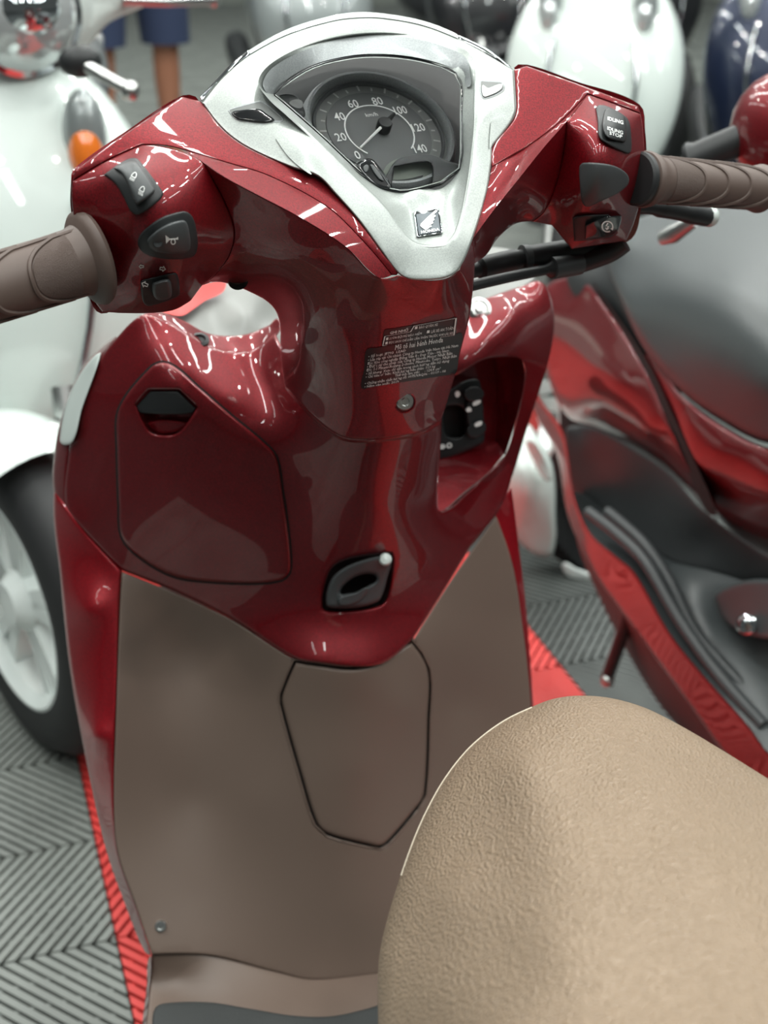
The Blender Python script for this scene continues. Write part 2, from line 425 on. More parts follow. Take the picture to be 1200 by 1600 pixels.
# ---- leg shield: red inner cover with glove box
COVER = [(222, 492, .075), (250, 498, .072), (290, 518, .066), (340, 545, .062), (390, 548, .058), (430, 520, .052, 'c'), (470, 590, -.01), (540, 640, -.06), (620, 650, -.075), (690, 655, -.05, 'c'),
  (687, 720, -.015), (684, 780, .005), (690, 800, .012), (730, 770, .045), (787, 713, .085, 'c'), (800, 740, .085), (778, 800, .065), (740, 848, .045), (700, 912, .025), (647, 996, -.012, 'c'), (602, 1035, -.03), (560, 1042, -.036), (502, 1036, -.03), (462, 1029, -.016),
  (350, 960, .035), (190, 891, .075, 'c'), (125, 822, .105), (103, 790, .125), (106, 720, .125), (122, 640, .118), (150, 572, .105), (182, 528, .09)]
cin = [(260, 542, .035), (300, 575, .022), (350, 620, .008), (400, 655, -.002), (455, 692, -.015), (330, 560, .052), (385, 590, .045), (425, 600, .035), (440, 640, .012), (470, 660, -.02), (400, 625, .022),
  (240, 640, .035), (320, 700, .018), (310, 780, .018), (300, 860, .032), (420, 820, .0), (420, 900, .008), (200, 700, .06), (190, 800, .065), (150, 700, .09), (150, 800, .09), (160, 620, .085),
  (475, 740, -.008), (520, 740, -.04), (600, 720, -.06), (640, 730, -.045), (600, 800, -.045), (520, 820, -.022), (660, 850, -.005), (560, 860, -.022), (560, 965, -.010), (560, 990, -.018), (630, 940, .0), (720, 840, .03), (470, 960, .002), (660, 790, -.005)]
GH = [(250, 600), (252, 596)]
cover_vf, FC = panel(COVER, cin, lam=(5e-3, 6e-2), thick=.006, step=9, roll=5, rollt=.004,
  holes=[[(212, 632, 'c'), (232, 609, 'c'), (280, 609, 'c'), (308, 636, 'c'), (285, 670), (272, 679), (245, 679), (232, 672)], [(504, 950), (510, 905), (522, 884), (550, 872), (612, 864, 'c'), (614, 878), (606, 930), (596, 945), (560, 953), (515, 955)]])
inner_cover = part('inner_cover', cover_vf, RED)
# glove box door, standing a little proud, with a dark shut line around it
DOOR = [(238, 572, 'c'), (255, 566), (275, 574), (310, 605), (360, 648), (415, 694), (432, 715), (440, 760), (450, 830), (454, 875), (452, 895), (440, 906), (400, 911), (330, 909), (270, 900), (215, 868), (190, 838), (186, 790), (183, 700), (183, 650), (195, 622), (215, 596)]
def grow(o, k, cx=None, cy=None):
    p = np.array([a[:2] for a in o], float); d = catmull([(a[0], a[1], 0, a[-1] == 'c') for a in o]); t = np.roll(p, -1, 0)-np.roll(p, 1, 0); n = np.stack([t[:, 1], -t[:, 0]], 1); n /= np.linalg.norm(n, axis=1)[:, None]
    s = 1 if ((p+n*2-p.mean(0))**2).sum() > ((p-p.mean(0))**2).sum() else -1
    return [(*q, *(('c',) if a[-1] == 'c' else ())) for q, a in zip(p+n*k*s, o)]
HOLE = [(212, 632, 'c'), (232, 609, 'c'), (280, 609, 'c'), (308, 636, 'c'), (285, 670), (272, 679), (245, 679), (232, 672)]
part('shut_line', panel(grow(DOOR, 3), base=FC, off=-.0006, thick=.001, step=14, holes=[HOLE])[0], GROOVE)
door = part('glove_box_door', panel(DOOR, base=FC, off=-.0045, thick=.004, roll=5, rollt=.0035, step=9, holes=[HOLE])[0], RED)
part('handle_recess', panel(grow(HOLE, 3), base=FC, off=.013, thick=.002, step=6)[0], RED, door)
part('door_handle', panel([(213, 634, 'c'), (235, 611, 'c'), (278, 611, 'c'), (306, 638, 'c'), (300, 646), (222, 646), (215, 642)], base=FC, off=-.001, thick=.012, roll=3, rollt=.002, step=4)[0], BLACK, door, 'black lift handle')
part('recess_ledge', panel([(232, 660), (292, 660), (285, 672), (270, 677), (246, 677)], base=FC, off=.004, thick=.003, roll=3, step=4)[0], RED, door)
# luggage hook
HK = [(504, 950), (510, 905), (522, 884), (550, 872), (612, 864, 'c'), (614, 878), (606, 930), (596, 945), (560, 953), (515, 955)]
part('hook_recess', panel(grow(HK, 5), base=FC, off=.022, thick=.002, step=6)[0], GROOVE)
hk = part('luggage_hook', join(panel([(510, 945), (513, 915), (525, 896), (552, 880), (596, 868), (611, 870), (611, 882), (606, 900), (598, 928), (590, 940), (560, 949), (520, 950)], base=FC, off=-.010, thick=.018, roll=6, rollt=.006, step=3.5,
  holes=[[(532, 926), (545, 908), (565, 898), (584, 898), (588, 906), (575, 915), (556, 925), (545, 927)]])[0]), DARK)
part('hook_tip', lathe(FC.pt(602, 874, -.009), -ray(602, 874), [(0, .0058), (.004, .0056), (.006, .004), (.0065, 0)], 20), WHITEP, hk, 'pale round end of the hook')
part('hook_spring', panel([(530, 935), (556, 926), (575, 918), (570, 930), (557, 942), (532, 946)], base=FC, off=-.014, thick=.005, roll=3, rollt=.002, step=3)[0], DARK, hk)
# upper edge flange beside the neck, with its clip
part('top_flange', panel([(226, 490, .079), (262, 492, .085), (290, 503, .088), (330, 522, .088), (380, 523, .083), (420, 508, .075), (434, 498, .066), (436, 520, .05), (395, 549, .058), (340, 547, .062), (290, 520, .066), (250, 499, .072)], thick=.004, roll=3, rollt=.003)[0], RED)
fc = part('flange_clip', lathe(at(312, 534, .068), np.array((0, -.5, 1)), [(0, .008), (.003, .008), (.004, .005), (.002, .004), (.002, 0)], 20), BLACK)
# front cover of the scooter seen through the gap under the bars
part('front_cover', panel([(235, 480, .21), (290, 440, .235), (350, 430, .25), (420, 445, .25), (450, 480, .24), (445, 515, .15), (400, 535, .13), (330, 530, .13), (262, 500, .15)], [(330, 490, .17), (390, 490, .16)], thick=.004)[0], GARN, label='grey front garnish below the bars')
part('front_badge_panel', panel([(200, 470, .175), (250, 440, .195), (330, 425, .21), (352, 440, .203), (348, 456, .192), (320, 470, .178), (300, 484, .156), (284, 493, .145), (262, 490, .15), (240, 482, .16)], thick=.003)[0], REDFLOOR, label='red front panel behind the bars, white reflection in its coral colour')  # coral tone paints a white reflection onto the red cover
part('front_cover_right', panel([(735, 480, .15), (735, 400, .25), (800, 390, .25), (838, 425, .2), (800, 455, .15), (765, 478, .13)], thick=.004)[0], GARN, label='pale front garnish right of the neck')
# outer leg shield, left and right of the tread cover
part('outer_shield', join(panel([(84, 770, .15), (104, 792, .123), (126, 823, .104), (190, 891, .074, 'c'), (187, 960, .06), (182, 1100, .025), (178, 1250, -.005), (184, 1332, -.025), (212, 1415, -.05), (237, 1493, -.075, 'c'), (226, 1487, -.04), (198, 1420, -.01), (165, 1325, .02), (135, 1190, .055), (110, 1050, .09), (94, 900, .125)], [(140, 950, .07), (150, 1150, .025)], thick=.004, roll=6, rollt=.006, step=9)[0]), RED2)
part('turn_signal_cover', panel([(182, 527, .091), (150, 572, .106), (122, 640, .119), (106, 720, .126), (104, 792, .125, 'c'), (84, 770, .152), (86, 700, .16), (100, 640, .165), (128, 575, .15), (164, 538, .12)], [(100, 700, .136)], thick=.004, roll=6, rollt=.006, step=7)[0], RED)
part('turn_signal', panel([(148, 556), (158, 552), (128, 640), (114, 690), (97, 694), (94, 680), (104, 630), (125, 585)], base=Field([(182, 527, tval(182, 527, .09)), (150, 572, tval(150, 572, .104)), (106, 720, tval(106, 720, .121)), (84, 770, tval(84, 770, .145)), (86, 700, tval(86, 700, .15)), (128, 575, tval(128, 575, .14))]), off=-.004, thick=.006, roll=5, rollt=.004, step=5)[0], WHITEP, label='turn signal lens, white highlight as its colour')  # white highlight on the lens painted as its colour
part('outer_shield', panel([(773, 808, .068), (799, 762, .088, 'c'), (808, 830, .085), (822, 950, .068), (833, 1095, .042), (838, 1200, .02), (838, 1300, 0, 'c'), (826, 1300, -.01), (831, 1200, .01), (829, 1095, .03), (816, 975, .05), (800, 880, .062)], thick=.004, roll=3, rollt=.004, step=8)[0], RED2)
# ---- right wing with the key pocket
POCKET = [(660, 640, 'c'), (690, 600), (722, 582), (755, 563), (790, 558), (815, 563), (819, 590), (808, 650), (789, 711), (760, 742), (725, 770), (692, 797), (660, 800, 'c')]
WING = [(640, 470, .10, 'c'), (720, 478, .085), (770, 462, .10), (815, 447, .12), (845, 440, .12), (862, 470, .115), (866, 510, .115), (858, 560, .115), (843, 610, .112), (820, 680, .105), (800, 745, .095), (775, 800, .075), (740, 850, .05), (700, 880, .03), (650, 880, .02), (640, 800, .03, 'c'), (640, 600, .06)]
wing_vf, FWI = panel(WING, lam=(1e-3, 5e-3), inner=[(800, 480, .075), (760, 530, .045), (700, 560, .035), (730, 500, .075), (830, 520, .082), (840, 560, .09), (818, 620, .085), (800, 690, .078), (780, 550, .05), (815, 555, .068)], holes=[POCKET], thick=.006, step=7, roll=4, rollt=.004)
part('inner_cover_wing', wing_vf, RED)
part('pocket_floor', panel([(640, 712, .075, 'c'), (757, 699, .098, 'c'), (773, 690, .1), (788, 709, .076, 'c'), (760, 741, .052), (725, 769, .033), (692, 797, .014), (650, 808, .01, 'c')], thick=.004, step=7)[0], RED)
part('pocket_wall', panel([(770, 555, .112), (816, 562, .069, 'c'), (820, 590, .073), (808, 650, .078), (789, 711, .076, 'c'), (773, 692, .1, 'c'), (768, 640, .11)], thick=.004, step=7)[0], RED)
part('pocket_back', panel([(640, 560, .085), (775, 545, .112), (775, 692, .1), (757, 702, .098), (640, 718, .075)], thick=.004, step=10)[0], RED)
for i, x in enumerate((777, 784, 791)):
    part('pocket_rib', panel([(x-1.2, 630), (x+1.2, 630), (x+3.2, 656), (x+.8, 656)], base=Field([(770, 600, tval(770, 600, .108)), (816, 600, tval(816, 600, .071)), (789, 690, tval(789, 690, .076)), (770, 680, tval(770, 680, .10))]), off=-.0015, thick=.002, step=2)[0], RED)
part('wing_screw', lathe(FWI.pt(748, 484, -.001), np.array((-.1, -.75, .6)), [(0, .011), (.003, .011), (.004, .008), (.002, .007), (.002, .004), (.004, .0035), (.004, 0)], 24), STEEL)
FK = Field([(640, 700, tval(640, 700, .068)), (750, 600, tval(750, 600, .085)), (690, 600, tval(690, 600, .072)), (757, 690, tval(757, 690, .085))])
key = part('key_switch', panel([(660, 720, 'c'), (690, 718), (752, 694), (757, 686), (755, 640), (750, 597), (742, 592), (722, 597), (690, 618), (660, 640, 'c')], base=FK, thick=.02, roll=4, rollt=.004, step=5, holes=[[(694, 640), (704, 634), (722, 638), (727, 660), (724, 680), (700, 682), (694, 670)]])[0], BLACK)
part('key_hole', panel([(690, 630), (730, 630), (730, 686), (690, 688)], base=FK, off=.014, thick=.003)[0], GROOVE, key)
for q, off in (([(725, 612), (742, 604), (756, 612), (754, 622), (738, 628), (728, 624)], -.008), ([(730, 628), (750, 622), (753, 660), (738, 672), (732, 668)], -.004), ([(730, 668), (756, 660), (757, 676), (735, 684)], -.006)):
    part('key_shutter', panel(q, base=FK, off=off, thick=.01, roll=3, rollt=.003, step=3)[0], BLACK, key)
marks = [panel(q, base=FK, off=-.0092 if i in (3,) else -.0075, thick=.0006, step=2)[0] for i, q in enumerate(([(739, 629), (750, 625), (751, 629), (740, 634)], [(742, 662), (752, 658), (753, 663), (743, 667)], [(711, 614), (716, 611), (719, 616), (714, 621)], [(728, 640), (733, 636), (737, 641), (731, 644)]))]
marks.append(panel([(686, 697), (693, 694), (696, 699), (688, 702)], base=FK, off=-.001, thick=.0006, step=2)[0]); marks.append(panel([(698, 694), (704, 692), (706, 698), (699, 700)], base=FK, off=-.001, thick=.0006, step=2, holes=[[(700, 695), (703, 694), (704, 697), (701, 698)]])[0])
for q in marks: part('switch_marking', q, WHITEINK, key, 'white marking')
# ---- brown tread cover with inspection lid
LID = [(462, 1035, 'c'), (500, 1041), (540, 1046), (562, 1045), (590, 1037), (643, 1004, 'c'), (668, 1046), (668, 1120), (662, 1242), (650, 1262), (606, 1314), (594, 1322), (576, 1319), (512, 1302), (496, 1287), (470, 1205), (441, 1100), (441, 1086)]
TREAD = [(190, 893, .077, 'c'), (350, 962, .037), (462, 1031, -.012), (502, 1038, -.025), (560, 1044, -.031), (602, 1037, -.025), (647, 998, -.008, 'c'), (700, 914, .028), (775, 806, .068, 'c'), (800, 880, .062), (816, 975, .05), (829, 1095, .03), (831, 1200, .01), (826, 1320, -.02, 'c'), (780, 1480, -.085), (700, 1510, -.098), (590, 1522, -.1), (490, 1531, -.1), (430, 1518, -.092), (330, 1493, -.078), (237, 1491, -.075, 'c'), (212, 1415, -.05), (184, 1332, -.025), (178, 1250, -.005), (182, 1100, .025), (187, 960, .06)]
tin = [(240, 960, .063), (300, 1010, .055), (260, 1100, .035), (380, 1080, .015), (230, 1250, .0), (300, 1250, .002), (400, 1250, -.028), (470, 1100, -.022), (560, 1100, -.034), (640, 1100, -.022), (560, 1200, -.046), (590, 1300, -.055), (660, 1200, -.02), (720, 1100, .018), (760, 1000, .035), (740, 1250, -.005), (420, 1400, -.062), (300, 1400, -.045), (560, 1420, -.08), (680, 1380, -.06)]
tread_vf, FT = panel(TREAD, tin, lam=(1e-3, 1e-2), thick=.005, step=11, roll=3, rollt=.002, holes=[grow(LID, 4.5)])
part('tread_cover', tread_vf, BROWN)
part('lid_gap', panel(grow(LID, 9), base=FT, off=.006, thick=.002, step=20)[0], GROOVE)
part('inspection_lid', panel(LID, base=FT, off=-.0004, thick=.005, roll=6, rollt=.004, step=9)[0], BROWN)
part('lid_rim', panel(grow(LID, 6.5), base=FT, off=-.0012, thick=.002, roll=1.4, rollt=.001, step=30, holes=[grow(LID, 3.6)])[0], BROWN)
def screw(name, F, px, py, r, m, d=None, par=None, lab=None):
    d = np.array(d if d is not None else (-.15, -.8, .5)); o = F.pt(px, py, 0) if F else None
    s = part(name, lathe(o, d, [(-.002, r), (.0015, r), (.0028, r*.85), (.0028, r*.5), (.0015, r*.42), (.0015, 0)], 22), m, par, lab); return s
screw('tread_screw', FT, 251, 1447, .0055, STEEL)
# ---- step and rubber mat
part('footboard', panel([(237, 1488, -.070, 'c'), (330, 1488, -.073), (430, 1513, -.087), (490, 1526, -.095), (590, 1517, -.095), (700, 1505, -.093, 'c'), (700, 1560, ('z', .262)), (700, 1680, ('z', .258), 'c'), (215, 1680, ('z', .258), 'c'), (228, 1600, ('z', .258)), (234, 1540, ('z', .262))], [(280, 1530, ('z', .262)), (260, 1600, ('z', .258)), (400, 1560, ('z', .256)), (540, 1565, ('z', .25)), (640, 1600, ('z', .252)), (500, 1640, ('z', .254)), (420, 1640, ('z', .256))], thick=.01, step=9, roll=4, rollt=.004)[0], BROWN)
part('rubber_mat', panel([(236, 1690, ('z', .262)), (238, 1600, ('z', .262)), (243, 1574, ('z', .262)), (262, 1567, ('z', .262)), (327, 1566, ('z', .262)), (391, 1576, ('z', .262)), (460, 1587, ('z', .262)), (515, 1588, ('z', .262)), (566, 1578, ('z', .262)), (600, 1568, ('z', .262)), (640, 1560, ('z', .262)), (640, 1690, ('z', .262))], thick=.006, roll=5, rollt=.003, step=10)[0], MATT)
part('floor_skirt', panel([(236, 1493, -.074), (234, 1540, ('z', .262)), (228, 1600, ('z', .255)), (214, 1690, ('z', .25)), (210, 1690, ('z', .2)), (222, 1600, ('z', .2)), (229, 1540, ('z', .23)), (231, 1500, -.05)], thick=.004, step=6)[0], RED2)
# ---- handlebar: left and right covers, neck
LT = [(313, 158, -.117, 'c'), (285, 151, -.117, 'c'), (200, 206, -.140), (118, 266, -.160, 'c'), (113, 283, -.170, 'c'), (165, 252, -.172), (222, 226, -.178, 'c'), (260, 228, -.172), (300, 238, -.167), (350, 253, -.165), (420, 275, -.168), (510, 323, -.178), (565, 375, -.186), (612, 430, -.193, 'c'),
  (622, 427, -.192), (599, 397, -.189), (561, 345, -.182), (524, 303, -.174), (496, 275, -.168), (454, 261, -.162), (384, 229, -.145), (347, 201, -.133), (316, 161, -.118)]
LM = [(288, 236, -.169, 'c'), (300, 238, -.167), (350, 253, -.165), (420, 275, -.168), (510, 323, -.178), (565, 375, -.186), (612, 430, -.193, 'c'), (590, 433, -.198), (540, 385, -.201), (470, 340, -.196), (400, 303, -.191), (350, 276, -.183), (315, 252, -.176)]
LD = [(315, 252, -.176, 'c'), (350, 276, -.183), (400, 303, -.191), (470, 340, -.196), (540, 385, -.201), (590, 433, -.198), (622, 430, -.195, 'c'), (660, 438, -.192), (697, 435, -.190), (718, 421, -.185, 'c'), (739, 373, -.176, 'c'), (742, 400, -.163), (740, 440, -.148), (734, 492, -.134), (722, 540, -.12), (708, 596, -.105), (690, 655, -.09, 'c'),
  (660, 673, -.106), (620, 682, -.110), (560, 686, -.108), (530, 680, -.105), (490, 650, -.09), (445, 602, -.05, 'c'), (438, 550, -.05), (437, 505, -.06), (425, 478, -.075), (390, 456, -.10), (345, 441, -.12), (316, 446, -.132, 'c'), (340, 425, -.148), (360, 395, -.158), (366, 360, -.166), (352, 318, -.171), (332, 280, -.174)]
LDin = [(450, 400, -.180), (450, 440, -.15), (480, 470, -.145), (550, 450, -.175), (550, 520, -.148), (632, 627, -.122), (645, 540, -.142), (520, 600, -.12), (640, 480, -.165), (560, 630, -.122), (470, 540, -.11), (690, 500, -.142), (690, 580, -.118), (400, 420, -.145), (420, 350, -.182)]
LP = [(113, 283, -.170, 'c'), (165, 252, -.172), (222, 226, -.178, 'c'), (262, 230, -.174), (315, 252, -.176), (332, 280, -.174), (352, 318, -.171), (366, 360, -.166), (360, 395, -.158), (340, 425, -.148), (316, 446, -.132, 'c'), (298, 470, -.14, 'c'), (265, 486, -.145), (185, 489, -.15, 'c'), (160, 487, -.15, 'c'), (141, 455, -.155), (140, 400, -.16), (116, 340, -.168), (112, 310, -.17)]
LPin = [(205, 270, -.196), (230, 300, -.205), (260, 340, -.208), (265, 370, -.208), (200, 330, -.202), (290, 300, -.194), (165, 310, -.183), (185, 380, -.187), (240, 408, -.196), (240, 422, -.180), (290, 420, -.178), (248, 440, -.180), (215, 470, -.172), (290, 455, -.165), (310, 340, -.192), (320, 385, -.180), (140, 300, -.176)]
FLT = Poly(LT+[(300, 200, -.143), (400, 252, -.158)]); lt, _ = panel([(q[0], q[1], FLT, *q[3:]) for q in LT], field=FLT, thick=.03, step=7, roll=2.5, rollt=.002)
FLM = Poly(LM[7:]+[(a, b, FLT) for a, b, *_ in LM[:7]]*3); lm, _ = panel([(q[0], q[1], FLM, *q[3:]) for q in LM], field=FLM, thick=.03, step=6)
LD = [(q[0], q[1], FLM if i < 6 else q[2], *q[3:]) for i, q in enumerate(LD)]
ld, FLD = panel(LD, LDin, lam=(1e-4, 8e-3), thick=.012, step=8, roll=2.5, rollt=.002)
LP = [(q[0], q[1], FLT if i < 4 else FLD if 4 <= i <= 10 else q[2], *q[3:]) for i, q in enumerate(LP)]
lp, FLP = panel(LP, LPin, lam=(1e-4, 4e-3), thick=.03, step=5.5, roll=2.5, rollt=.002)
RTP = [(803, 109, -.084, 'c'), (823, 103, -.083, 'c'), (900, 130, -.085), (997, 166, -.088, 'c'), (1001, 178, -.096, 'c'), (960, 162, -.099), (918, 147, -.105, 'c'), (880, 187, -.112), (835, 222, -.125), (800, 243, -.135), (768, 262, -.142, 'c'), (769, 229, -.13), (799, 191, -.115), (806, 173, -.110), (805, 140, -.098)]
RM = [(918, 147, -.105, 'c'), (880, 187, -.112), (835, 222, -.125), (800, 243, -.135), (768, 262, -.142, 'c'), (760, 303, -.155), (739, 373, -.176, 'c'), (770, 330, -.170), (810, 280, -.160), (850, 230, -.145), (885, 190, -.126), (905, 165, -.114)]
RD = [(739, 373, -.176, 'c'), (770, 330, -.170), (810, 280, -.160), (850, 230, -.145), (885, 190, -.126, 'c'), (880, 240, -.120), (868, 290, -.118), (850, 330, -.115), (832, 346, -.11, 'c'), (805, 350, -.105), (778, 372, -.11), (760, 398, -.12), (741, 412, -.15, 'c')]
RP = [(918, 147, -.105, 'c'), (960, 162, -.099), (1001, 178, -.096, 'c'), (1005, 205, -.098), (1007, 245, -.105), (1003, 300, -.10), (990, 350, -.095), (978, 376, -.092, 'c'), (893, 389, -.092, 'c'), (862, 352, -.10, 'c'), (832, 346, -.11, 'c'), (850, 330, -.115), (868, 290, -.118), (880, 240, -.120), (885, 190, -.126, 'c'), (905, 165, -.114)]
RPin = [(960, 195, -.132), (945, 285, -.150), (975, 265, -.140), (915, 280, -.146), (900, 310, -.138), (940, 318, -.140), (940, 334, -.122), (890, 345, -.115), (935, 360, -.118), (992, 260, -.118), (990, 200, -.112), (905, 240, -.138), (910, 195, -.130), (940, 370, -.110), (975, 330, -.115)]
FRT = Poly(RTP+[(850, 160, -.102)]); rt, _ = panel([(q[0], q[1], FRT, *q[3:]) for q in RTP], field=FRT, thick=.03, step=6, roll=2.5, rollt=.002)
FRM = Poly(RM[5:]+[(a, b, FRT) for a, b, *_ in RM[:5]]*3); rm, _ = panel([(q[0], q[1], FRM, *q[3:]) for q in RM], field=FRM, thick=.03, step=5)
RD = [(q[0], q[1], FRM if i < 5 else q[2], *q[3:]) for i, q in enumerate(RD)]
rd, FRD = panel(RD, [(850, 290, -.125), (800, 330, -.13), (770, 370, -.135)], lam=(1e-4, 4e-3), thick=.02, step=5)
RP = [(q[0], q[1], FRT if i < 3 else FRM if i >= 14 else q[2], *q[3:]) for i, q in enumerate(RP)]
rp, FRP = panel(RP, RPin, lam=(1e-4, 4e-3), thick=.03, step=5, roll=2.5, rollt=.002)
hc = part('handlebar_rear_cover', join(lt, lm, ld, lp, rt, rm, rd, rp), RED, sharp=30)
part('handlebar_front_cover', panel([(311, 158, -.112), (286, 149, -.112), (200, 203, -.134), (115, 264, -.155), (111, 282, -.16), (111, 330, -.155), (139, 462, -.14), (158, 490, -.135), (185, 470, -.13), (170, 290, -.15), (290, 190, -.11)], thick=.03, step=12)[0], RED)
part('handlebar_front_cover', panel([(803, 106, -.078), (824, 101, -.077), (900, 127, -.079), (999, 163, -.082), (1008, 205, -.088), (1010, 250, -.09), (1004, 310, -.085), (980, 378, -.08), (940, 340, -.07), (960, 220, -.075), (850, 150, -.07)], thick=.03, step=12)[0], RED)
part('seam_edge', panel([(445, 603, -.047), (490, 652, -.088), (530, 682, -.103), (560, 688, -.106), (620, 684, -.108), (660, 675, -.104), (690, 657, -.088), (689, 661, -.085), (660, 679, -.100), (620, 688, -.104), (560, 692, -.102), (529, 686, -.099), (488, 655, -.084), (446, 608, -.045)], thick=.003, step=5)[0], RED)
screw('neck_bolt', FLD, 632, 627, .0068, STEEL, (-.1, -.95, .2))
part('bolt_ring', lathe(FLD.pt(632, 628, .001), (-.1, -.95, .2), [(0, .0085), (.0015, .0085), (.002, .0075), (.0, .0068)], 24), RED)
part('cover_screw_hole', lathe(FLD.pt(372, 440, .0), (-.1, -.8, -.3), [(.0, .007), (.001, .0065), (-.002, .004), (-.002, 0)], 20), BLACK)
# ---- silver instrument cover
SILV = [(316, 161, -.119, 'c'), (347, 201, -.134), (384, 229, -.146), (454, 261, -.163), (496, 275, -.169), (524, 303, -.175), (561, 345, -.183), (599, 397, -.190), (622, 427, -.193), (638, 436, -.194), (665, 438, -.194), (697, 434, -.192), (717, 421, -.188), (739, 373, -.178), (760, 303, -.157), (767, 261, -.144), (769, 229, -.132, 'c'), (799, 191, -.117), (806, 173, -.112, 'c'), (802, 110, -.086, 'c'),
  (770, 90, -.07), (720, 62, -.053), (660, 40, -.042), (600, 29, -.038), (560, 28, -.040), (520, 33, -.045), (450, 54, -.062), (391, 85, -.082), (350, 120, -.103)]
OPEN = [(410, 128), (426, 102), (480, 73), (540, 57), (600, 53), (660, 60), (712, 76), (732, 88), (739, 110), (740, 150), (737, 220), (724, 310), (710, 362), (697, 378), (680, 382), (655, 380), (638, 370), (600, 320), (560, 281), (500, 222), (450, 176), (422, 150)]
LENSO = [(428, 149, 'c'), (452, 126), (490, 104), (540, 91), (585, 87), (640, 91), (690, 103), (712, 114), (721, 132), (722, 180), (722, 240), (719, 264, 'c'), (690, 286, 'c'), (650, 297), (625, 300), (597, 293, 'c'), (560, 268), (500, 212)]
svf, FS = panel(SILV, [(380, 160, -.122), (650, 400, -.186), (480, 240, -.158), (760, 180, -.118), (600, 200, -.108)], holes=[OPEN], thick=.006, step=7, roll=3.5, rollt=.003)
part('instrument_cover', svf, SILVER)
part('silver_crease', panel([(431, 216), (437, 219), (470, 252), (487, 272), (478, 268), (452, 246)], base=FS, off=-.0012, thick=.002, step=4)[0], SILVER)
part('silver_crease', panel([(770, 188), (772, 200), (768, 228), (765, 232), (766, 205)], base=FS, off=-.0012, thick=.002, step=4)[0], SILVER)
# recessed bezel between the cover opening and the lens
BEZ = [(404, 127, -.117), (424, 99, -.095), (480, 70, -.066), (540, 54, -.048), (600, 50, -.044), (660, 57, -.05), (715, 73, -.058), (736, 86, -.066), (742, 110, -.08), (743, 150, -.10), (740, 220, -.13), (728, 310, -.16), (713, 364, -.175), (700, 381, -.18), (680, 386, -.182), (653, 384, -.182), (634, 373, -.18), (596, 323, -.168), (556, 284, -.154), (496, 225, -.147), (446, 179, -.137), (418, 153, -.128)]
LP0 = [(428, 149, -.098), (490, 104, -.072), (585, 87, -.060), (690, 103, -.066), (721, 132, -.076), (722, 240, -.118), (719, 264, -.127), (650, 297, -.138), (597, 293, -.134), (560, 268, -.127), (500, 212, -.118)]
FL = Poly(LP0+[(590, 190, -.102)])
bez_in = [(a, b, y) for a, b, y in LP0]+[(670, 345, -.157), (700, 320, -.15), (640, 330, -.15)]
part('meter_bezel', panel(BEZ, bez_in, holes=[LENSO], thick=.006, step=6)[0], SILVER)
part('bezel_hood', panel([(411, 128, -.1165), (428, 104, -.0965), (482, 76, -.069), (540, 60, -.051), (600, 56, -.047), (660, 63, -.053), (710, 79, -.061), (729, 92, -.069), (734, 112, -.08), (732, 136, -.088), (722, 116, -.0715), (690, 100, -.066), (640, 88, -.061), (585, 84, -.060), (540, 88, -.063), (490, 101, -.072), (450, 123, -.086), (427, 147, -.0985), (416, 144, -.117)], thick=.001, step=6)[0], SILVER2)
lens_rim = part('lens_rim', panel(grow(LENSO, 1.5), base=FL, off=-.0015, thick=.006, roll=1.2, rollt=.001, step=20, holes=[grow(LENSO, -2.6)])[0], BLACKG)
part('lens_edge', panel(grow(LENSO, -1.6), base=FL, off=-.0024, thick=.003, roll=.8, rollt=.001, step=20, holes=[grow(LENSO, -3.4)])[0], SILVER, lens_rim)
part('meter_lens', panel(grow(LENSO, -2), base=FL, off=-.001, thick=.0014, step=9)[0], LENS)
# ---- instruments under the lens
dn = np.array((.139*math.cos(R(55)), -.99*math.cos(R(55)), math.sin(R(55)))); du = np.array((.99, .139, 0))
DP = Plane(at(592, 209, -.072), dn, du)
MT = S
part('meter_housing', panel(grow(LENSO, 14), base=DP, off=.003, thick=.01, step=24)[0], BLACK)
meter = part('meter_housing', panel(grow(LENSO, 7), base=FL, off=.0005, thick=.03, step=20, holes=[grow(LENSO, -.5)])[0], BLACK)
dc = DP.o
RR = 54/FPX*np.linalg.norm(dc-CAM)*1.0
def ring(r0, r1, h0=0, h1=None, n=72, a0=0, a1=360, prof=None):
    return lathe(dc, dn, prof if prof else [(h0, r1), (h1 if h1 is not None else h0+.001, r1), (h1 if h1 is not None else h0+.001, r0), (h0, r0)], n)
spd = part('speedometer', lathe(dc, dn, [(0, 0), (.0006, 0), (.0006, RR*1.98), (-.002, RR*1.98)], 72), DIALM2)
part('dial_inner', lathe(dc, dn, [(.0004, 0), (.0014, 0), (.0014, RR*1.52), (.0004, RR*1.52)], 72), DIALM, spd)
part('dial_bezel', lathe(dc, dn, [(0, RR*1.98), (.005, RR*1.98), (.0075, RR*2.04), (.0075, RR*2.12), (.004, RR*2.2), (0, RR*2.24)], 80), SILVER2, spd)
part('dial_bezel', lathe(dc, dn, [(.0, RR*1.80), (.0025, RR*1.82), (.003, RR*1.86), (.0025, RR*1.9), (0, RR*1.92)], 80), DARK, spd)
def arc(r, w, a0, a1, h, n=60):
    V, F = [], []
    for i in range(n+1):
        a = R(a0+(a1-a0)*i/n)
        for rr in (r-w/2, r+w/2): V.append(DP.P(rr*math.cos(a), rr*math.sin(a), h))
    for i in range(n): F.append([2*i, 2*i+1, 2*i+3, 2*i+2])
    return V, F
part('scale_ring', arc(RR, .0011, -47, 228, .0020), WHITEINK, spd, 'thin white circle')
def on_dial(vf, a, b, rot, h=.0022): c, s = math.cos(rot), math.sin(rot); return [DP.P(a+x*c-y*s, b+x*s+y*c, h) for x, y in vf[0]], vf[1]
nums = []
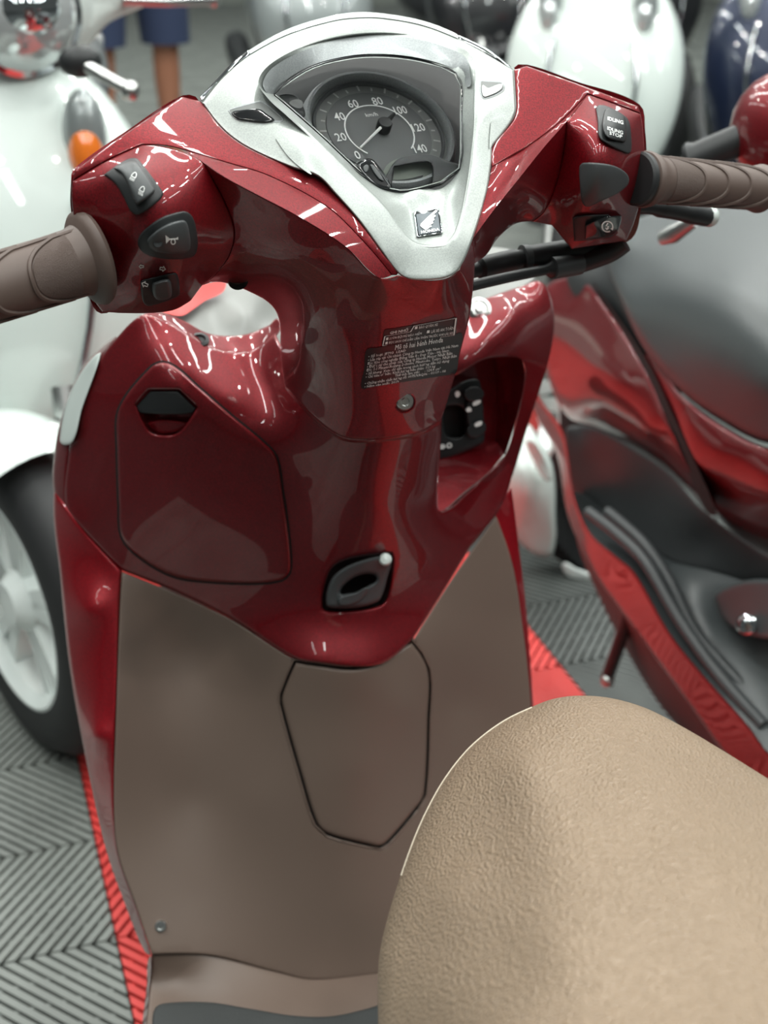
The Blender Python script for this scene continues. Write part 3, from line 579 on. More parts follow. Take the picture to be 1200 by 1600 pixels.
for t, px, py in (('0', 557, 246), ('20', 531, 218), ('40', 529, 186), ('60', 550, 166), ('80', 588, 162), ('100', 624, 176), ('120', 652, 203), ('140', 655, 236)):
    a, b = DP.ab(px, py); nums.append(on_dial(fit_text(t, .0041*len(t)+(.0 if len(t) < 3 else -.0022), .0078, bold=.012), a, b, 0))
a, b = DP.ab(579, 183); nums.append(on_dial(fit_text('km/h', .0095, .0036), a, b, 0))
part('dial_numbers', join(*nums), WHITEINK, spd, 'white speed figures')
ticks = []
for ang, l in [(228-27.5/2*k, (1 if k % 2 == 0 else .6)) for k in range(0, 21)]:
    a = R(ang); r0 = RR*(1.56); r1 = RR*(1.56+.20*l)
    c, s = math.cos(a), math.sin(a); w = .0007
    ticks.append(([DP.P(c*r0-s*w, s*r0+c*w, .0022), DP.P(c*r1-s*w, s*r1+c*w, .0022), DP.P(c*r1+s*w, s*r1-c*w, .0022), DP.P(c*r0+s*w, s*r0-c*w, .0022)], [[0, 1, 2, 3]]))
part('dial_ticks', join(*ticks), mat('pale_ink', (.45, .46, .44), .6), spd)
na, nb = DP.ab(556, 243); pa, pb = DP.ab(597, 205)
nd = part('needle', join(tube([DP.P(pa, pb, .007), DP.P((na*.9+pa*.1), (nb*.9+pb*.1), .005)], [.0012, .0007], 8)), WHITEINK, spd, 'white needle at zero')
part('needle_hub', lathe(DP.P(pa, pb, 0), dn, [(.001, .0055), (.008, .0055), (.009, .0048), (.009, 0)], 28), BLACK, spd)
ta, tb = DP.ab(612, 188); part('needle_tail', tube([DP.P(pa, pb, .006), DP.P(ta, tb, .006)], [.0024, .0014], 8), BLACK, spd)
# LCD window, its surround, and the small key-shaped lamp at the lower left
part('lcd_surround', panel([(597, 300), (610, 262), (625, 247), (668, 241), (700, 252), (724, 262), (722, 275), (690, 295), (650, 302)], base=FL, off=.012, thick=.008, roll=3, rollt=.003, step=6, holes=[[(612, 296, 'c'), (616, 262, 'c'), (668, 254), (675, 262), (673, 292, 'c')]])[0], DARK)
part('lcd_screen', panel([(604, 300), (608, 255), (680, 250), (680, 298)], base=FL, off=.022, thick=.002, step=9)[0], LCDM)
wl = part('warning_lamp', panel([(557, 258), (566, 250), (577, 248), (586, 253), (606, 280), (612, 292), (606, 297), (585, 290), (566, 273)], base=FL, off=-.003, thick=.008, roll=4, rollt=.004, step=3)[0], BLACKG, None, 'dark faceted lamp at the dial foot')
for q in ([(567, 262), (573, 257), (577, 262), (572, 270)], [(578, 258), (584, 258), (600, 282), (592, 280)]): part('facet', panel(q, base=FL, off=-.0045, thick=.003, roll=2, rollt=.002, step=2)[0], DARK, wl)
part('side_window', panel([(432, 155), (456, 148), (470, 160), (474, 185), (452, 172)], base=FL, off=.016, thick=.003, roll=3, rollt=.002, step=5)[0], DARK)
part('side_lamp', panel([(452, 160), (470, 157), (472, 168), (460, 168)], base=FL, off=.0145, thick=.002, step=3)[0], DIALM2)
# turn signal tell-tales sunk in the silver cover
for nm, o, o2, lab in (('turn_indicator', [(357, 173, 'c'), (368, 168), (402, 159), (413, 160), (440, 182), (442, 188), (436, 190), (378, 189), (366, 184)], [(362, 176), (376, 172), (404, 170), (416, 177), (428, 189), (380, 188), (368, 184)], 'left turn tell-tale'),
                       ('turn_indicator', [(750, 128), (756, 126), (782, 128), (787, 132), (786, 142), (758, 154), (752, 150)], [(754, 133), (763, 137), (784, 131), (784, 140), (759, 152), (754, 149)], 'right turn tell-tale')):
    t_ = part(nm, panel(grow(o, 1.2), base=FS, off=-.0006, thick=.002, step=3, roll=2, rollt=.001, holes=[grow(o, -2.2)])[0], SILVER2, None, lab)
    part('indicator_well', panel(o, base=FS, off=-.0003, thick=.002, step=4)[0], mat('well_grey', (.16, .17, .165), .5), t_)
    part('indicator_lens', panel(o2, base=FS, off=-.0022, thick=.002, roll=3, rollt=.0016, step=3)[0], BLACKG if o is not None and o[0][0] < 500 else STEEL, t_)
# emblem
eq = quadmap([(646, 330), (686.5, 324), (692.5, 364), (651.5, 371)])
FB = Field([(a, b, tval(a, b, y)) for a, b, y in BEZ]+[(a, b, tval(a, b, y)) for a, b, y in bez_in])
emb = part('emblem', panel([(*eq(*c_), 'c') for c_ in ((0, .05), (.06, 0), (.94, 0), (1, .06), (1, .94), (.95, 1), (.06, 1), (0, .95))], base=FB, off=-.003, thick=.004, roll=1.6, rollt=.0016, step=3)[0], CHROME, None, 'chrome winged badge')
part('emblem_field', panel([(*eq(.09, .13), 'c'), (*eq(.91, .13), 'c'), (*eq(.91, .91), 'c'), (*eq(.09, .91), 'c')], base=FB, off=-.0036, thick=.0008, step=4)[0], mat('badge_grey', (.10, .12, .135), .4, .1), emb)
def flat(vf, f, F, off, m, name, par, lab=None): return part(name, wrap(vf, f, F, off), m, par, lab, smooth=False)
wing = []
for (x0, y0), (x1, y1), w in (((.22, .56), (.88, .10), .085), ((.27, .62), (.80, .28), .075), ((.30, .665), (.74, .41), .07), ((.34, .70), (.68, .53), .065), ((.40, .745), (.60, .66), .05)): wing.append(strip2([(x0, y0), ((x0+x1)/2+.01, (y0+y1)/2-.02), (x1, y1)], w))
wing.append(strip2([(.19, .56), (.27, .66), (.37, .755)], .05))
flat(join(*[([(x, y) for x, y in v], f) for v, f in wing]), eq, FB, -.0046, WHITEINK, 'emblem_wing', emb)
tv_ = fit_text('HONDA', .70, .11, bold=.02); flat(([(x+.53, .83-y) for x, y in tv_[0]], tv_[1]), eq, FB, -.0046, WHITEINK, 'emblem_lettering', emb)
# chrome strips and visor along the top of the cover
VIS = [(391, 84, -.081, 'c'), (450, 53, -.061), (520, 32, -.044), (560, 27, -.039), (600, 28, -.037), (660, 39, -.041), (716, 60, -.052, 'c'), (714, 53, -.045), (660, 32, -.033), (600, 21, -.028), (560, 19, -.03), (520, 24, -.036), (450, 45, -.052), (388, 79, -.074)]
part('visor', panel(VIS, thick=.02, step=6)[0], WHITEP)
part('chrome_strip', panel([(315, 158, -.117, 'c'), (350, 118, -.101), (390, 84, -.081, 'c'), (387, 78, -.074, 'c'), (365, 96, -.084), (340, 122, -.098), (312, 152, -.112, 'c')], thick=.012, roll=2, rollt=.002, step=3)[0], CHROME)
part('chrome_strip', panel([(718, 61, -.052, 'c'), (770, 88, -.069), (802, 109, -.085, 'c'), (797, 103, -.078, 'c'), (765, 78, -.06), (716, 54, -.045, 'c')], thick=.012, roll=2, rollt=.002, step=3)[0], CHROME)
# ---- switches, left side
def button(name, o, F, off, thick, m, par=None, lab=None, roll=3, rollt=.002, step=3.5): return part(name, panel(o, base=F, off=off, thick=thick, roll=roll, rollt=rollt, step=step)[0], m, par, lab)
ds = button('dimmer_switch', [(162, 273, 'c'), (196, 250), (212, 247), (222, 256), (252, 296), (255, 304), (248, 314), (222, 333), (212, 335), (204, 330), (192, 306), (180, 287)], FLP, -.004, .012, BLACK)
button('dimmer_rocker', [(178, 263, 'c'), (197, 254), (211, 253), (221, 262), (242, 296), (240, 302), (218, 318), (213, 319), (204, 300), (192, 274)], FLP, -.010, .01, DARK, ds, roll=4, rollt=.004)
def lampicon(cx, cy, k, rays_tilt):
    sh = [strip2([(cx-.3*k+.0, cy+.38*k), (cx-.3*k, cy-.38*k)], .09*k)]
    sh.append(strip2([(cx-.3*k+.85*k*math.sin(PI*i/10), cy+.38*k*math.cos(PI*i/10)) for i in range(11)], .09*k))
    for j in range(5): y = cy+(.36-.18*j)*k; sh.append(strip2([(cx-.45*k, y), (cx-.95*k, y+rays_tilt*k)], .06*k))
    return join(*sh)
dq = quadmap([(200, 268), (217, 261), (238, 298), (215, 314)])
def px_icon(vf, cx, cy, s, rot, F, off): c, q = math.cos(rot), math.sin(rot); return [F.pt(cx+s*(x*c-y*q), cy+s*(x*q+y*c), off) for x, y in vf[0]], vf[1]
part('switch_icons', join(px_icon(lampicon(0, 0, 1, 0), 209.5, 274, 9.5, R(-62), FLP, -.0108), px_icon(lampicon(0, 0, 1, .2), 222, 296, 9.5, R(-62), FLP, -.0108)), WHITEINK, ds, 'white lamp symbols', smooth=False)
hs = button('horn_switch', [(215, 379), (222, 363), (250, 341), (280, 331), (292, 331), (302, 341), (308, 366), (309, 385), (304, 399), (292, 404), (262, 405), (235, 400), (221, 392)], FLP, -.003, .012, BLACK)
hb = button('horn_button', [(230, 379), (238, 366), (260, 351), (284, 344), (291, 347), (296, 364), (297, 388), (290, 395), (262, 396), (242, 392)], FLP, -.008, .01, DARK, hs, roll=4, rollt=.003)
horn = join(([(-.45, .05), (-.45, .55), (-1.1, 1.15), (-1.1, -.5)], [[0, 1, 2, 3]]), strip2([(-.5, .3), (1.2, .3)], .26), strip2([(.3+.42*math.cos(a), -.25+.5*math.sin(a)) for a in np.linspace(0, 2*PI, 15)], .2), strip2([(1.2, .1), (1.2, .6)], .22))
part('horn_icon', px_icon(([(x, -y) for x, y in horn[0]], horn[1]), 268, 376, 8, R(-4), FLP, -.0088), WHITEINK, hs, 'white horn symbol', smooth=False)
part('button_dimple', lathe(FLP.pt(246.5, 380, -.0078), -ray(246, 380), [(0, .003), (.0007, .0024), (.0004, 0)], 16), BLACK, hs)
ts = button('turn_switch', [(219, 441, 'c'), (224, 437), (270, 427), (277, 428), (281, 458), (277, 464), (236, 478), (228, 477), (223, 470)], FLP, -.002, .012, BLACK)
button('turn_lever', [(238, 444), (244, 440), (262, 436), (267, 441), (268, 462), (262, 467), (248, 469), (240, 462)], FLP, -.014, .014, DARK, ts, roll=6, rollt=.007)
arr = ([(-1, 0), (-.1, .9), (-.1, .4), (.9, .4), (.9, -.4), (-.1, -.4), (-.1, -.9)], None)
def outline_icon(pts, w): return strip2(pts, w, True)
ar = outline_icon(arr[0], .35)
part('arrow_icons', join(px_icon(ar, 226.5, 444.5, 5, R(20), FLP, -.0026), px_icon(ar, 254, 420, 4.5, R(190), FLP, -.0008), px_icon(ar, 221, 416.5, 3.6, R(0), FLP, -.0008)), WHITEINK, ts, 'white arrow symbols', smooth=False)
# ---- switches, right side
ids = button('idling_switch', [(931, 168, 'c'), (937, 164), (952, 167), (975, 180), (983, 190), (986, 206), (987, 230), (984, 239), (976, 238), (942, 221), (935, 212), (934, 190)], FRP, -.004, .012, BLACK)
button('idling_rocker', [(945, 172, 'c'), (951, 169), (972, 178), (977, 184), (979, 212), (977, 221), (974, 222), (945, 211)], FRP, -.009, .01, BLACK, ids, roll=3, rollt=.003)
iq = quadmap([(945, 174), (978, 183), (977, 222), (944, 211)])
def sq(s, w, h, cx, cy, **k): v = fit_text(s, w, h, **k); return [(x+cx, cy-y) for x, y in v[0]], v[1]
flat(join(sq('IDLING', .74, .15, .52, .25, bold=.015), sq('IDLING', .74, .14, .52, .66, bold=.015), sq('STOP', .6, .14, .56, .83, bold=.015)), iq, FRP, -.0098, WHITEINK, 'switch_lettering', ids, 'white switch lettering')
button('blank_plug', [(905, 262), (908, 256), (915, 254), (940, 255), (962, 260), (978, 270), (983, 280), (980, 290), (965, 302), (940, 314), (920, 323), (914, 322), (909, 314), (906, 290)], FRP, -.003, .008, DARK, None, 'dark blank plug', roll=3, rollt=.002)
st = button('starter_switch', [(895, 342, 'c'), (900, 338), (950, 335, 'c'), (960, 340), (970, 338, 'c'), (969, 348), (962, 364), (952, 371), (897, 377, 'c')], FRP, -.004, .014, BLACK)
button('starter_button', [(914, 353, 'c'), (918, 350), (946, 339), (971, 337, 'c'), (970, 348), (963, 363), (953, 368), (914, 374, 'c')], FRP, -.009, .01, BLACKG, st, roll=2.5, rollt=.002)
ic = [strip2([(math.cos(a), math.sin(a)) for a in np.linspace(R(60), R(390), 26)], .24), ([(1.2, -.15+.3), (.55, .1+.3), (1.0, .75)], [[0, 1, 2]]), strip2([(.1, -.65), (-.25, -.1), (.2, -.05), (-.1, .55)], .28), strip2([(-.35, .2), (-.1, .6), (.25, .3)], .2)]
part('starter_icon', px_icon(join(*ic), 949, 354, 8.2, 0, FRP, -.0098), WHITEINK, st, 'cream starter symbol', smooth=False)
# ---- warning labels on the neck
PLATE = mat('label_black', (.008, .008, .009), .35)
q1 = quadmap([(601, 516), (714, 496), (711, 524), (597, 541)]); q2 = quadmap([(573, 546), (722, 521), (712, 584), (565, 607)])
def plate(f, F, n=12): return panel([f(s, 0) for s in np.linspace(0, 1, n)]+[f(1, s) for s in (.5, 1)]+[f(s, 1) for s in np.linspace(.92, 0, n)]+[f(0, .5)], base=F, off=-.0006, thick=.0006, step=7)[0]
l1 = part('warning_label', plate(q1, FLD), PLATE); l2 = part('warning_label', plate(q2, FLD), PLATE)
def ln(s, x0, w, cy, h, **k):
    v = fit_text(s, w, h, res=1, **k); return [(x+x0+w/2, cy-y) for x, y in v[0]], v[1]
def sqr(x, y, w, h): return rect(x, y, x+w, y+h)
bd = strip2([(.01, .98), (.985, .98), (.99, .04), (.44, .06), (.40, .38), (.02, .40)], .022, True)
flat(join(bd, ln('GHI NHỚ', .09, .27, .21, .23, bold=.015), sqr(.455, .11, .035, .16), ln('BẢO QUẢN XE', .515, .25, .20, .24), sqr(.045, .50, .035, .16), ln('LUÔN ĐỘI MŨ BẢO HIỂM', .10, .46, .57, .25), sqr(.63, .47, .035, .16), ln('LÁI XE AN TOÀN', .69, .285, .55, .22), sqr(.045, .76, .035, .16), ln('ĐỌC SÁCH CHỈ DẪN CẨN THẬN TRƯỚC KHI LÁI XE', .10, .87, .83, .24)), q1, FLD, -.0017, WHITEINK, 'lettering', l1, 'white printing')
rows = [('Mô tô hai bánh Honda', .31, .50, .075, .13), ('• Số loại: JF793  LEAD', .03, .40, .195, .10), ('• Lắp ráp tại Chi nhánh Công ty Honda Việt Nam tại Hà Nam', .03, .95, .285, .11), ('Đ/c: Khu công nghiệp Đồng Văn II - Duy Tiên - Hà Nam', .03, .86, .375, .105), ('• Được sự cho phép của Công ty Honda Motor Nhật Bản', .03, .90, .465, .105),
  ('Đ/c: 1-1 Minami-Aoyama 2-chome, Minato-ku, Tokyo, Nhật Bản', .03, .95, .55, .10), ('• Số khung: Xem chỉ dẫn trong sách hướng dẫn sử dụng', .03, .88, .635, .105), ('• Chỉ tiêu cơ bản: Khối lượng bản thân: 113 kg', .03, .74, .72, .105), ('Thể tích làm việc     : 124,8 cm³', .35, .48, .80, .10), ('• Chứng nhận chất lượng số: 0075/VAQ06 - 01/19 - 00', .03, .86, .885, .105), ('• Năm sản xuất: 2019', .03, .37, .96, .075)]
flat(join(*[ln(*r) for r in rows]), q2, FLD, -.0017, WHITEINK, 'lettering', l2, 'white printing')
# ---- grips, levers, cables
def grip(a, b, r, seed, lab, fl):
    a, b = np.array(a), np.array(b); L = np.linalg.norm(b-a); d = (b-a)/L
    g = part('grip', lathe(a, d, [(-.002, r*.9), (0, r*fl*.96), (.0025, r*fl), (.0055, r*fl*.97), (.0075, r*(fl*.6+.42)), (.0095, r*1.10), (.014, r*1.03), (.03, r*1.0), (L-.012, r*1.0), (L-.003, r*1.12), (L, r*1.0), (L+.001, 0)], 44), GRIPM, None, lab)
    u = np.cross(d, (0, 0, 1)); u /= np.linalg.norm(u); cdir = CAM-a; cdir -= d*(cdir@d); cdir /= np.linalg.norm(cdir); w = np.cross(d, cdir)
    def pt(s, ang, rr): return a+d*s+(cdir*math.cos(ang)+w*math.sin(ang))*rr
    for side in (0,):
        for k in range(4):
            s1 = .050+.026*k; pts = []
            for i in range(25):
                q = -1+2*i/24; ang = R(-8+seed*1.0)+q*R(74); pts.append(pt(s1-.030*abs(q)**2.6-(.024 if abs(q) > .97 else 0), ang, r*1.005))
            part('grip_ridge', tube(pts, .0016, 6), GRIPM, g)
    V, F = [], []
    for i in range(13):
        for j in range(17):
            q = -1+2*j/16; ang = R(-8+seed)+q*R(66); e = .048-.030*abs(q)**2.6; s0 = .0185
            V.append(pt(s0+(max(e, s0+.0005)-s0)*i/12, ang, r*1.035))
    for i in range(12):
        for j in range(16): F.append([i*17+j, i*17+j+1, (i+1)*17+j+1, (i+1)*17+j])
    part('grip_knurl', (V, F), GRIPK, g)
    return g
la = at(148, 401, -.168); lb = at(0, 446, -.187); lb = la+(lb-la)/np.linalg.norm(lb-la)*.135
grip(la, lb, .0205, 0, 'left brown grip', 1.48)
ra = at(1004, 280, -.110); rb = at(1200, 296, -.072); rb = ra+(rb-ra)/np.linalg.norm(rb-ra)*.135
grip(ra, rb, .0172, 0, 'right brown grip', 1.22)
part('grip_collar', lathe(ra-(rb-ra)*.03, rb-ra, [(-.004, 0), (-.0035, .018), (-.002, .0198), (.0015, .0198), (.0025, .0185), (.003, 0)], 36), BLACK)
part('brake_lever', tube(spline3([at(985, 322, -.07), at(1030, 325, -.055), at(1075, 333, -.04), at(1103, 338, -.032)], 6), [.006]*6+[.0075]*6+[.0085]*7, 12), BLACK, None, 'black front brake lever')
part('lever_ball', ell(at(1108, 338, -.031), (.009,)*3), WHITEP, None, 'lever end, white highlight as its colour')  # ball end painted white to carry its highlight
part('throttle_cable', tube(spline3([at(975, 378, -.075), at(950, 395, -.07), at(900, 412, -.065), at(860, 420, -.07), at(800, 432, -.085), at(735, 447, -.10)], 8), [.0085]*24+[.0075]*1+[.0042]*16, 12), BLACK)
part('brake_hose', tube(spline3([at(930, 388, -.06), at(880, 394, -.06), at(820, 404, -.06), at(765, 416, -.06), at(735, 424, -.065)], 8), [.0095]*16+[.0078]*2+[.0092]*10+[.006]*5, 12), BLACK)
part('cable_sleeve', tube([at(862, 419, -.0705), at(905, 411, -.0655)], .0092, 14), DARK)
part('cable_collar', tube([at(816, 404, -.0602), at(826, 403, -.06)], .0108, 14), DARK)
# ---- seat
SEAT = [(594, 1700, ('z', .65)), (591, 1600, ('z', .655)), (592, 1500, ('z', .66)), (604, 1440, ('z', .665)), (626, 1368, ('z', .675)), (652, 1297, ('z', .684)), (681, 1238, ('z', .692)), (708, 1197, ('z', .698)), (740, 1161, ('z', .704)), (785, 1127, ('z', .711)), (830, 1105, ('z', .716)), (865, 1092, ('z', .72)), (905, 1087, ('z', .723)), (955, 1091, ('z', .725)), (1005, 1105, ('z', .726)), (1045, 1124, ('z', .726)), (1100, 1155, ('z', .726)), (1200, 1217, ('z', .726)), (1320, 1295, ('z', .726)), (1420, 1500, ('z', .735)), (1450, 2000, ('z', .77), 'c'), (610, 2000, ('z', .64), 'c')]
sin_ = [(900, 1130, ('z', .738)), (900, 1200, ('z', .748)), (820, 1190, ('z', .742)), (850, 1250, ('z', .7505)), (868, 1350, ('z', .757)), (875, 1490, ('z', .764)), (780, 1250, ('z', .730)), (780, 1350, ('z', .733)), (780, 1480, ('z', .738)), (1000, 1460, ('z', .770)), (700, 1400, ('z', .712)), (1000, 1300, ('z', .760)), (1000, 1200, ('z', .752)), (1100, 1300, ('z', .762)), (1100, 1500, ('z', .772)), (760, 1550, ('z', .735)), (880, 1600, ('z', .765)), (670, 1550, ('z', .70)), (1200, 1350, ('z', .757)), (1250, 1550, ('z', .772)), (1000, 1600, ('z', .775)), (1000, 1850, ('z', .785)), (760, 1800, ('z', .74)), (1250, 1850, ('z', .785))]
svf2, FSE = panel(SEAT, sin_, thick=.07, roll=26, rollt=.016, step=9)
seat = part('seat', svf2, SEATM, None, 'tan pebbled vinyl seat')
part('seat_edge_highlight', tube([CAM+ray(x, y)*(FSE(x, y)+.014) for x, y in [(q[0]+1.0, q[1]+.6) for q in catmull([(626, 1368, 0, False), (652, 1297, 0, False), (681, 1238, 0, False), (708, 1197, 0, False), (740, 1161, 0, False), (785, 1127, 0, False), (830, 1105, 0, False)], False)[:, :2]]], .0006, 6), mat('pale_highlight_thread', (.6, .53, .42), .7), seat)  # pale thread drawn as the painted highlight along the seat's limb
# body under the seat, wheels and stand: carry the scooter
part('under_seat_body', loft('y', lerp_secs([(-.43, 0, .49, .09, .19), (-.55, 0, .48, .115, .21), (-.8, 0, .50, .135, .17), (-1.15, 0, .57, .12, .12), (-1.38, 0, .63, .05, .05)])), BROWN)
part('foot_tunnel', loft('y', lerp_secs([(-.06, 0, .16, .14, .045), (-.25, 0, .16, .16, .045), (-.5, 0, .18, .15, .05)])), BLACK)
def wheel(parent, c, r, wd, tm=TYRE, rm=ALU, axis=(1, 0, 0), spokes=5):
    c = np.array(c, float); w = wd/2
    t = mk('tyre', lathe(c, axis, [(-w*.9, r*.68), (-w, r*.8), (-w*.8, r*.93), (-w*.35, r*.995), (0, r), (w*.35, r*.995), (w*.8, r*.93), (w, r*.8), (w*.9, r*.68), (0, r*.64), (-w*.9, r*.68)], 56), tm, parent)
    q = mk('rim', lathe(c, axis, [(-w*.85, r*.70), (-w*.9, r*.66), (-w*.6, r*.60), (w*.6, r*.60), (w*.9, r*.66), (w*.85, r*.70), (-w*.85, r*.70)], 48), rm, parent)
    mk('hub', lathe(c, axis, [(-w*.9, 0), (-w*.9, r*.13), (-w*.5, r*.2), (w*.5, r*.2), (w*.9, r*.13), (w*.9, 0)], 28), rm, parent)
    u, v, d = frame(axis)
    for k in range(spokes):
        for dl in (-.16, .16):
            a = 2*PI*k/spokes+.3; e = a+dl; p0 = c+(u*math.cos(a+dl*.7)+v*math.sin(a+dl*.7))*r*.15; p1 = c+(u*math.cos(e)+v*math.sin(e))*r*.62
            M = np.stack([(p1-p0)/np.linalg.norm(p1-p0), np.cross(d, (p1-p0)/np.linalg.norm(p1-p0)), d], 1)
            mk('spoke', boxv((p0+p1)/2, (np.linalg.norm(p1-p0)/2, r*.055, w*.5), M), rm, parent)
    mk('brake_disc', lathe(c, axis, [(-w*1.05, r*.2), (-w*1.05, r*.5), (-w*1.13, r*.5), (-w*1.13, r*.2)], 40), STEEL, parent)
wheel(S, (0, -.98, .225), .225, .10); wheel(S, (0, .40, .225), .225, .09)
part('front_apron', loft('z', lerp_secs([(.36, 0, .30, .06, .04), (.48, 0, .275, .13, .06), (.60, 0, .25, .15, .06), (.70, 0, .25, .10, .04)])), RED)
Vf, Ff = [], []
for i in range(19):
    a_ = R(40+i*6.5)
    for j in range(9): b_ = -1+j/4; rr_ = .255-.03*b_*b_; Vf.append((.07*b_, .40+math.cos(a_)*rr_, .225+math.sin(a_)*rr_))
for i in range(18):
    for j in range(8): Ff.append([i*9+j, i*9+j+1, (i+1)*9+j+1, (i+1)*9+j])
part('front_fender', (Vf, Ff), RED)
part('front_fork', join(tube([(-.055, .40, .225), (-.05, .22, .52)], .016), tube([(.055, .40, .225), (.05, .22, .52)], .016), tube([(0, .2, .5), (0, -.02, .86)], .025)), STEEL)
part('centre_stand', join(tube([(-.1, -.55, .27), (-.16, -.63, .012)], .011), tube([(.1, -.55, .27), (.16, -.63, .012)], .011), tube([(-.16, -.63, .012), (.16, -.63, .012)], .011)), BLACK)
# ================================================================== OTHER SCOOTERS OF THE SHOWROOM
def make_scooter(label, loc, rotz, paint, seatm, steer=0, group=None, round_lamp=True, lamp_r=.088, sig=None):
    T = empty('motor_scooter', loc, rotz); tag(T, label, 'scooter', group)
    ax = (math.cos(steer), math.sin(steer), 0)
    wheel(T, (0, .62, .235), .235, .10, axis=ax); wheel(T, (0, -.62, .225), .225, .11)
    V, F = [], []; sf = np.array((-math.sin(steer), math.cos(steer), 0)); sr = np.array((*ax[:2], 0))
    for i in range(19):
        a = R(70+i*4.9); rr = .268
        for j in range(9):
            b = -1+j/4; V.append(np.array((0, .62, .235))+sf*math.cos(a)*(rr-.03*b*b)+sr*.075*b+np.array((0, 0, 1))*math.sin(a)*(rr-.03*b*b))
    for i in range(18):
        for j in range(8): F.append([i*9+j, i*9+j+1, (i+1)*9+j+1, (i+1)*9+j])
    mk('front_fender', (V, F), paint, T)
    mk('fork', join(tube([(.07, .62, .235), (.06, .50, .5)], .017), tube([(-.07, .62, .235), (-.06, .50, .5)], .017)), STEEL, T)
    mk('apron', loft('z', lerp_secs([(.34, 0, .37, .10, .05), (.46, 0, .36, .185, .07), (.60, 0, .335, .225, .085), (.74, 0, .29, .215, .085), (.86, 0, .24, .15, .07), (.93, 0, .21, .06, .05)]), ex=2.6), paint, T)
    mk('leg_shield', loft('z', lerp_secs([(.30, 0, .25, .16, .04), (.45, 0, .27, .20, .05), (.62, 0, .24, .22, .05), (.80, 0, .19, .17, .04)])), DARK, T)
    mk('floorboard', loft('y', lerp_secs([(.32, 0, .28, .16, .035), (.1, 0, .25, .19, .035), (-.12, 0, .25, .18, .035), (-.25, 0, .27, .15, .04)]), ex=4), DARK, T)
    mk('side_skirt', join(*[loft('y', lerp_secs([(.36, s*.185, .33, .012, .06), (.1, s*.20, .275, .014, .045), (-.15, s*.19, .275, .014, .045), (-.3, s*.17, .33, .012, .05)])) for s in (1, -1)]), paint, T)
    mk('body', loft('y', lerp_secs([(-.18, 0, .50, .10, .17), (-.34, 0, .51, .15, .18), (-.58, 0, .55, .175, .15), (-.82, 0, .62, .14, .11), (-1.0, 0, .68, .07, .05)])), paint, T)
    mk('seat', loft('y', lerp_secs([(-.13, 0, .71, .06, .03), (-.22, 0, .735, .11, .05), (-.42, 0, .745, .145, .055), (-.62, 0, .77, .15, .055), (-.82, 0, .79, .13, .05), (-.92, 0, .79, .07, .03)])), seatm, T)
    mk('grab_rail', tube(spline3([(.11, -.78, .76), (.12, -.98, .79), (0, -1.06, .80), (-.12, -.98, .79), (-.11, -.78, .76)], 6), .014), STEEL, T)
    mk('tail_lamp', ell((0, -1.0, .66), (.08, .04, .045)), REDLENS, T)
    H = empty('handlebar', (0, .17, 0), 0, T); ORG[H] = np.zeros(3); H.rotation_euler = (0, 0, steer*.8)
    def hp(name, vf, m, par=None): return mk(name, vf, m, par or H)
    hp('handlebar_cover', loft('x', lerp_secs([(-.24, -.03, .985, .03, .03), (-.17, 0, .985, .045, .045), (-.09, .04, .985, .085, .085), (0, .06, .985, .10, .11), (.09, .04, .985, .085, .085), (.17, 0, .985, .045, .045), (.24, -.03, .985, .03, .03)])), paint)
    if round_lamp:
        hl = hp('headlight', ell((0, .10, .975), (lamp_r, .085, lamp_r*.97), 28, 18), LENSW)
        mk('lamp_ring', lathe((0, .125, .975), (0, 1, 0), [(-.02, lamp_r*1.03), (.012, lamp_r*.96), (.014, lamp_r*.86), (-.02, lamp_r*.90), (-.02, lamp_r*1.03)], 40), CHROME, hl)
        mk('reflector', ell((0, .15, .985), (lamp_r*.55, .045, lamp_r*.5)), CHROME, hl)
    for s in (1, -1):
        hp('grip', lathe((s*.22, -.03, .985), (s, -.12, -.02), [(0, .02), (.004, .026), (.01, .018), (.125, .017), (.132, .02), (.135, 0)], 24), BLACK)
        hp('brake_lever', tube(spline3([(s*.19, .03, .975), (s*.26, .04, .97), (s*.345, .012, .965)], 5), [.008]*10+[.009]), STEEL)
        hp('lever_ball', ell((s*.35, .010, .965), (.012,)*3, 12, 8), STEEL)
        ind = mk('turn_signal', ell((s*.118, .335, .79), (.026, .035, .045)), sig or LENSW, T)
        mk('signal_trim', ell((s*.118, .322, .81), (.032, .035, .068)), GREYP, T)
    mk('front_trim', join(*[tube(spline3([(s*.06, .45, .42), (s*.11, .432, .60), (s*.10, .385, .74)], 5), .006) for s in (1, -1)]), CHROME, T)
    mk('exhaust', loft('y', lerp_secs([(-.40, .17, .25, .035, .035), (-.6, .18, .27, .05, .055), (-.92, .19, .33, .055, .06), (-.95, .19, .335, .03, .03)])), BLACK, T)
    mk('engine_cover', loft('y', lerp_secs([(-.30, -.12, .26, .04, .06), (-.5, -.14, .25, .05, .08), (-.72, -.14, .24, .045, .07)])), DARK, T)
    mk('side_stand', tube([(-.1, -.1, .24), (-.2, -.06, .012)], .011), BLACK, T)
    return T
LENSW = mat('lamp_lens', (.62, .66, .66), .08, .55, 1)
def place(label, fx, fy, ang, paint, seatm, **k):
    """front wheel contact (fx, fy); ang = heading, 0 is +y, counter-clockwise"""
    a = R(ang); return make_scooter(label, (fx+math.sin(a)*.62, fy-math.cos(a)*.62, 0), a, paint, seatm, **k)
LW = place('white scooter with a big round chrome headlight and orange turn signal, left edge', -.240, .73, 172, WHITEP, SEATB, steer=R(27), sig=ORANGE)
bpy.context.view_layer.update()
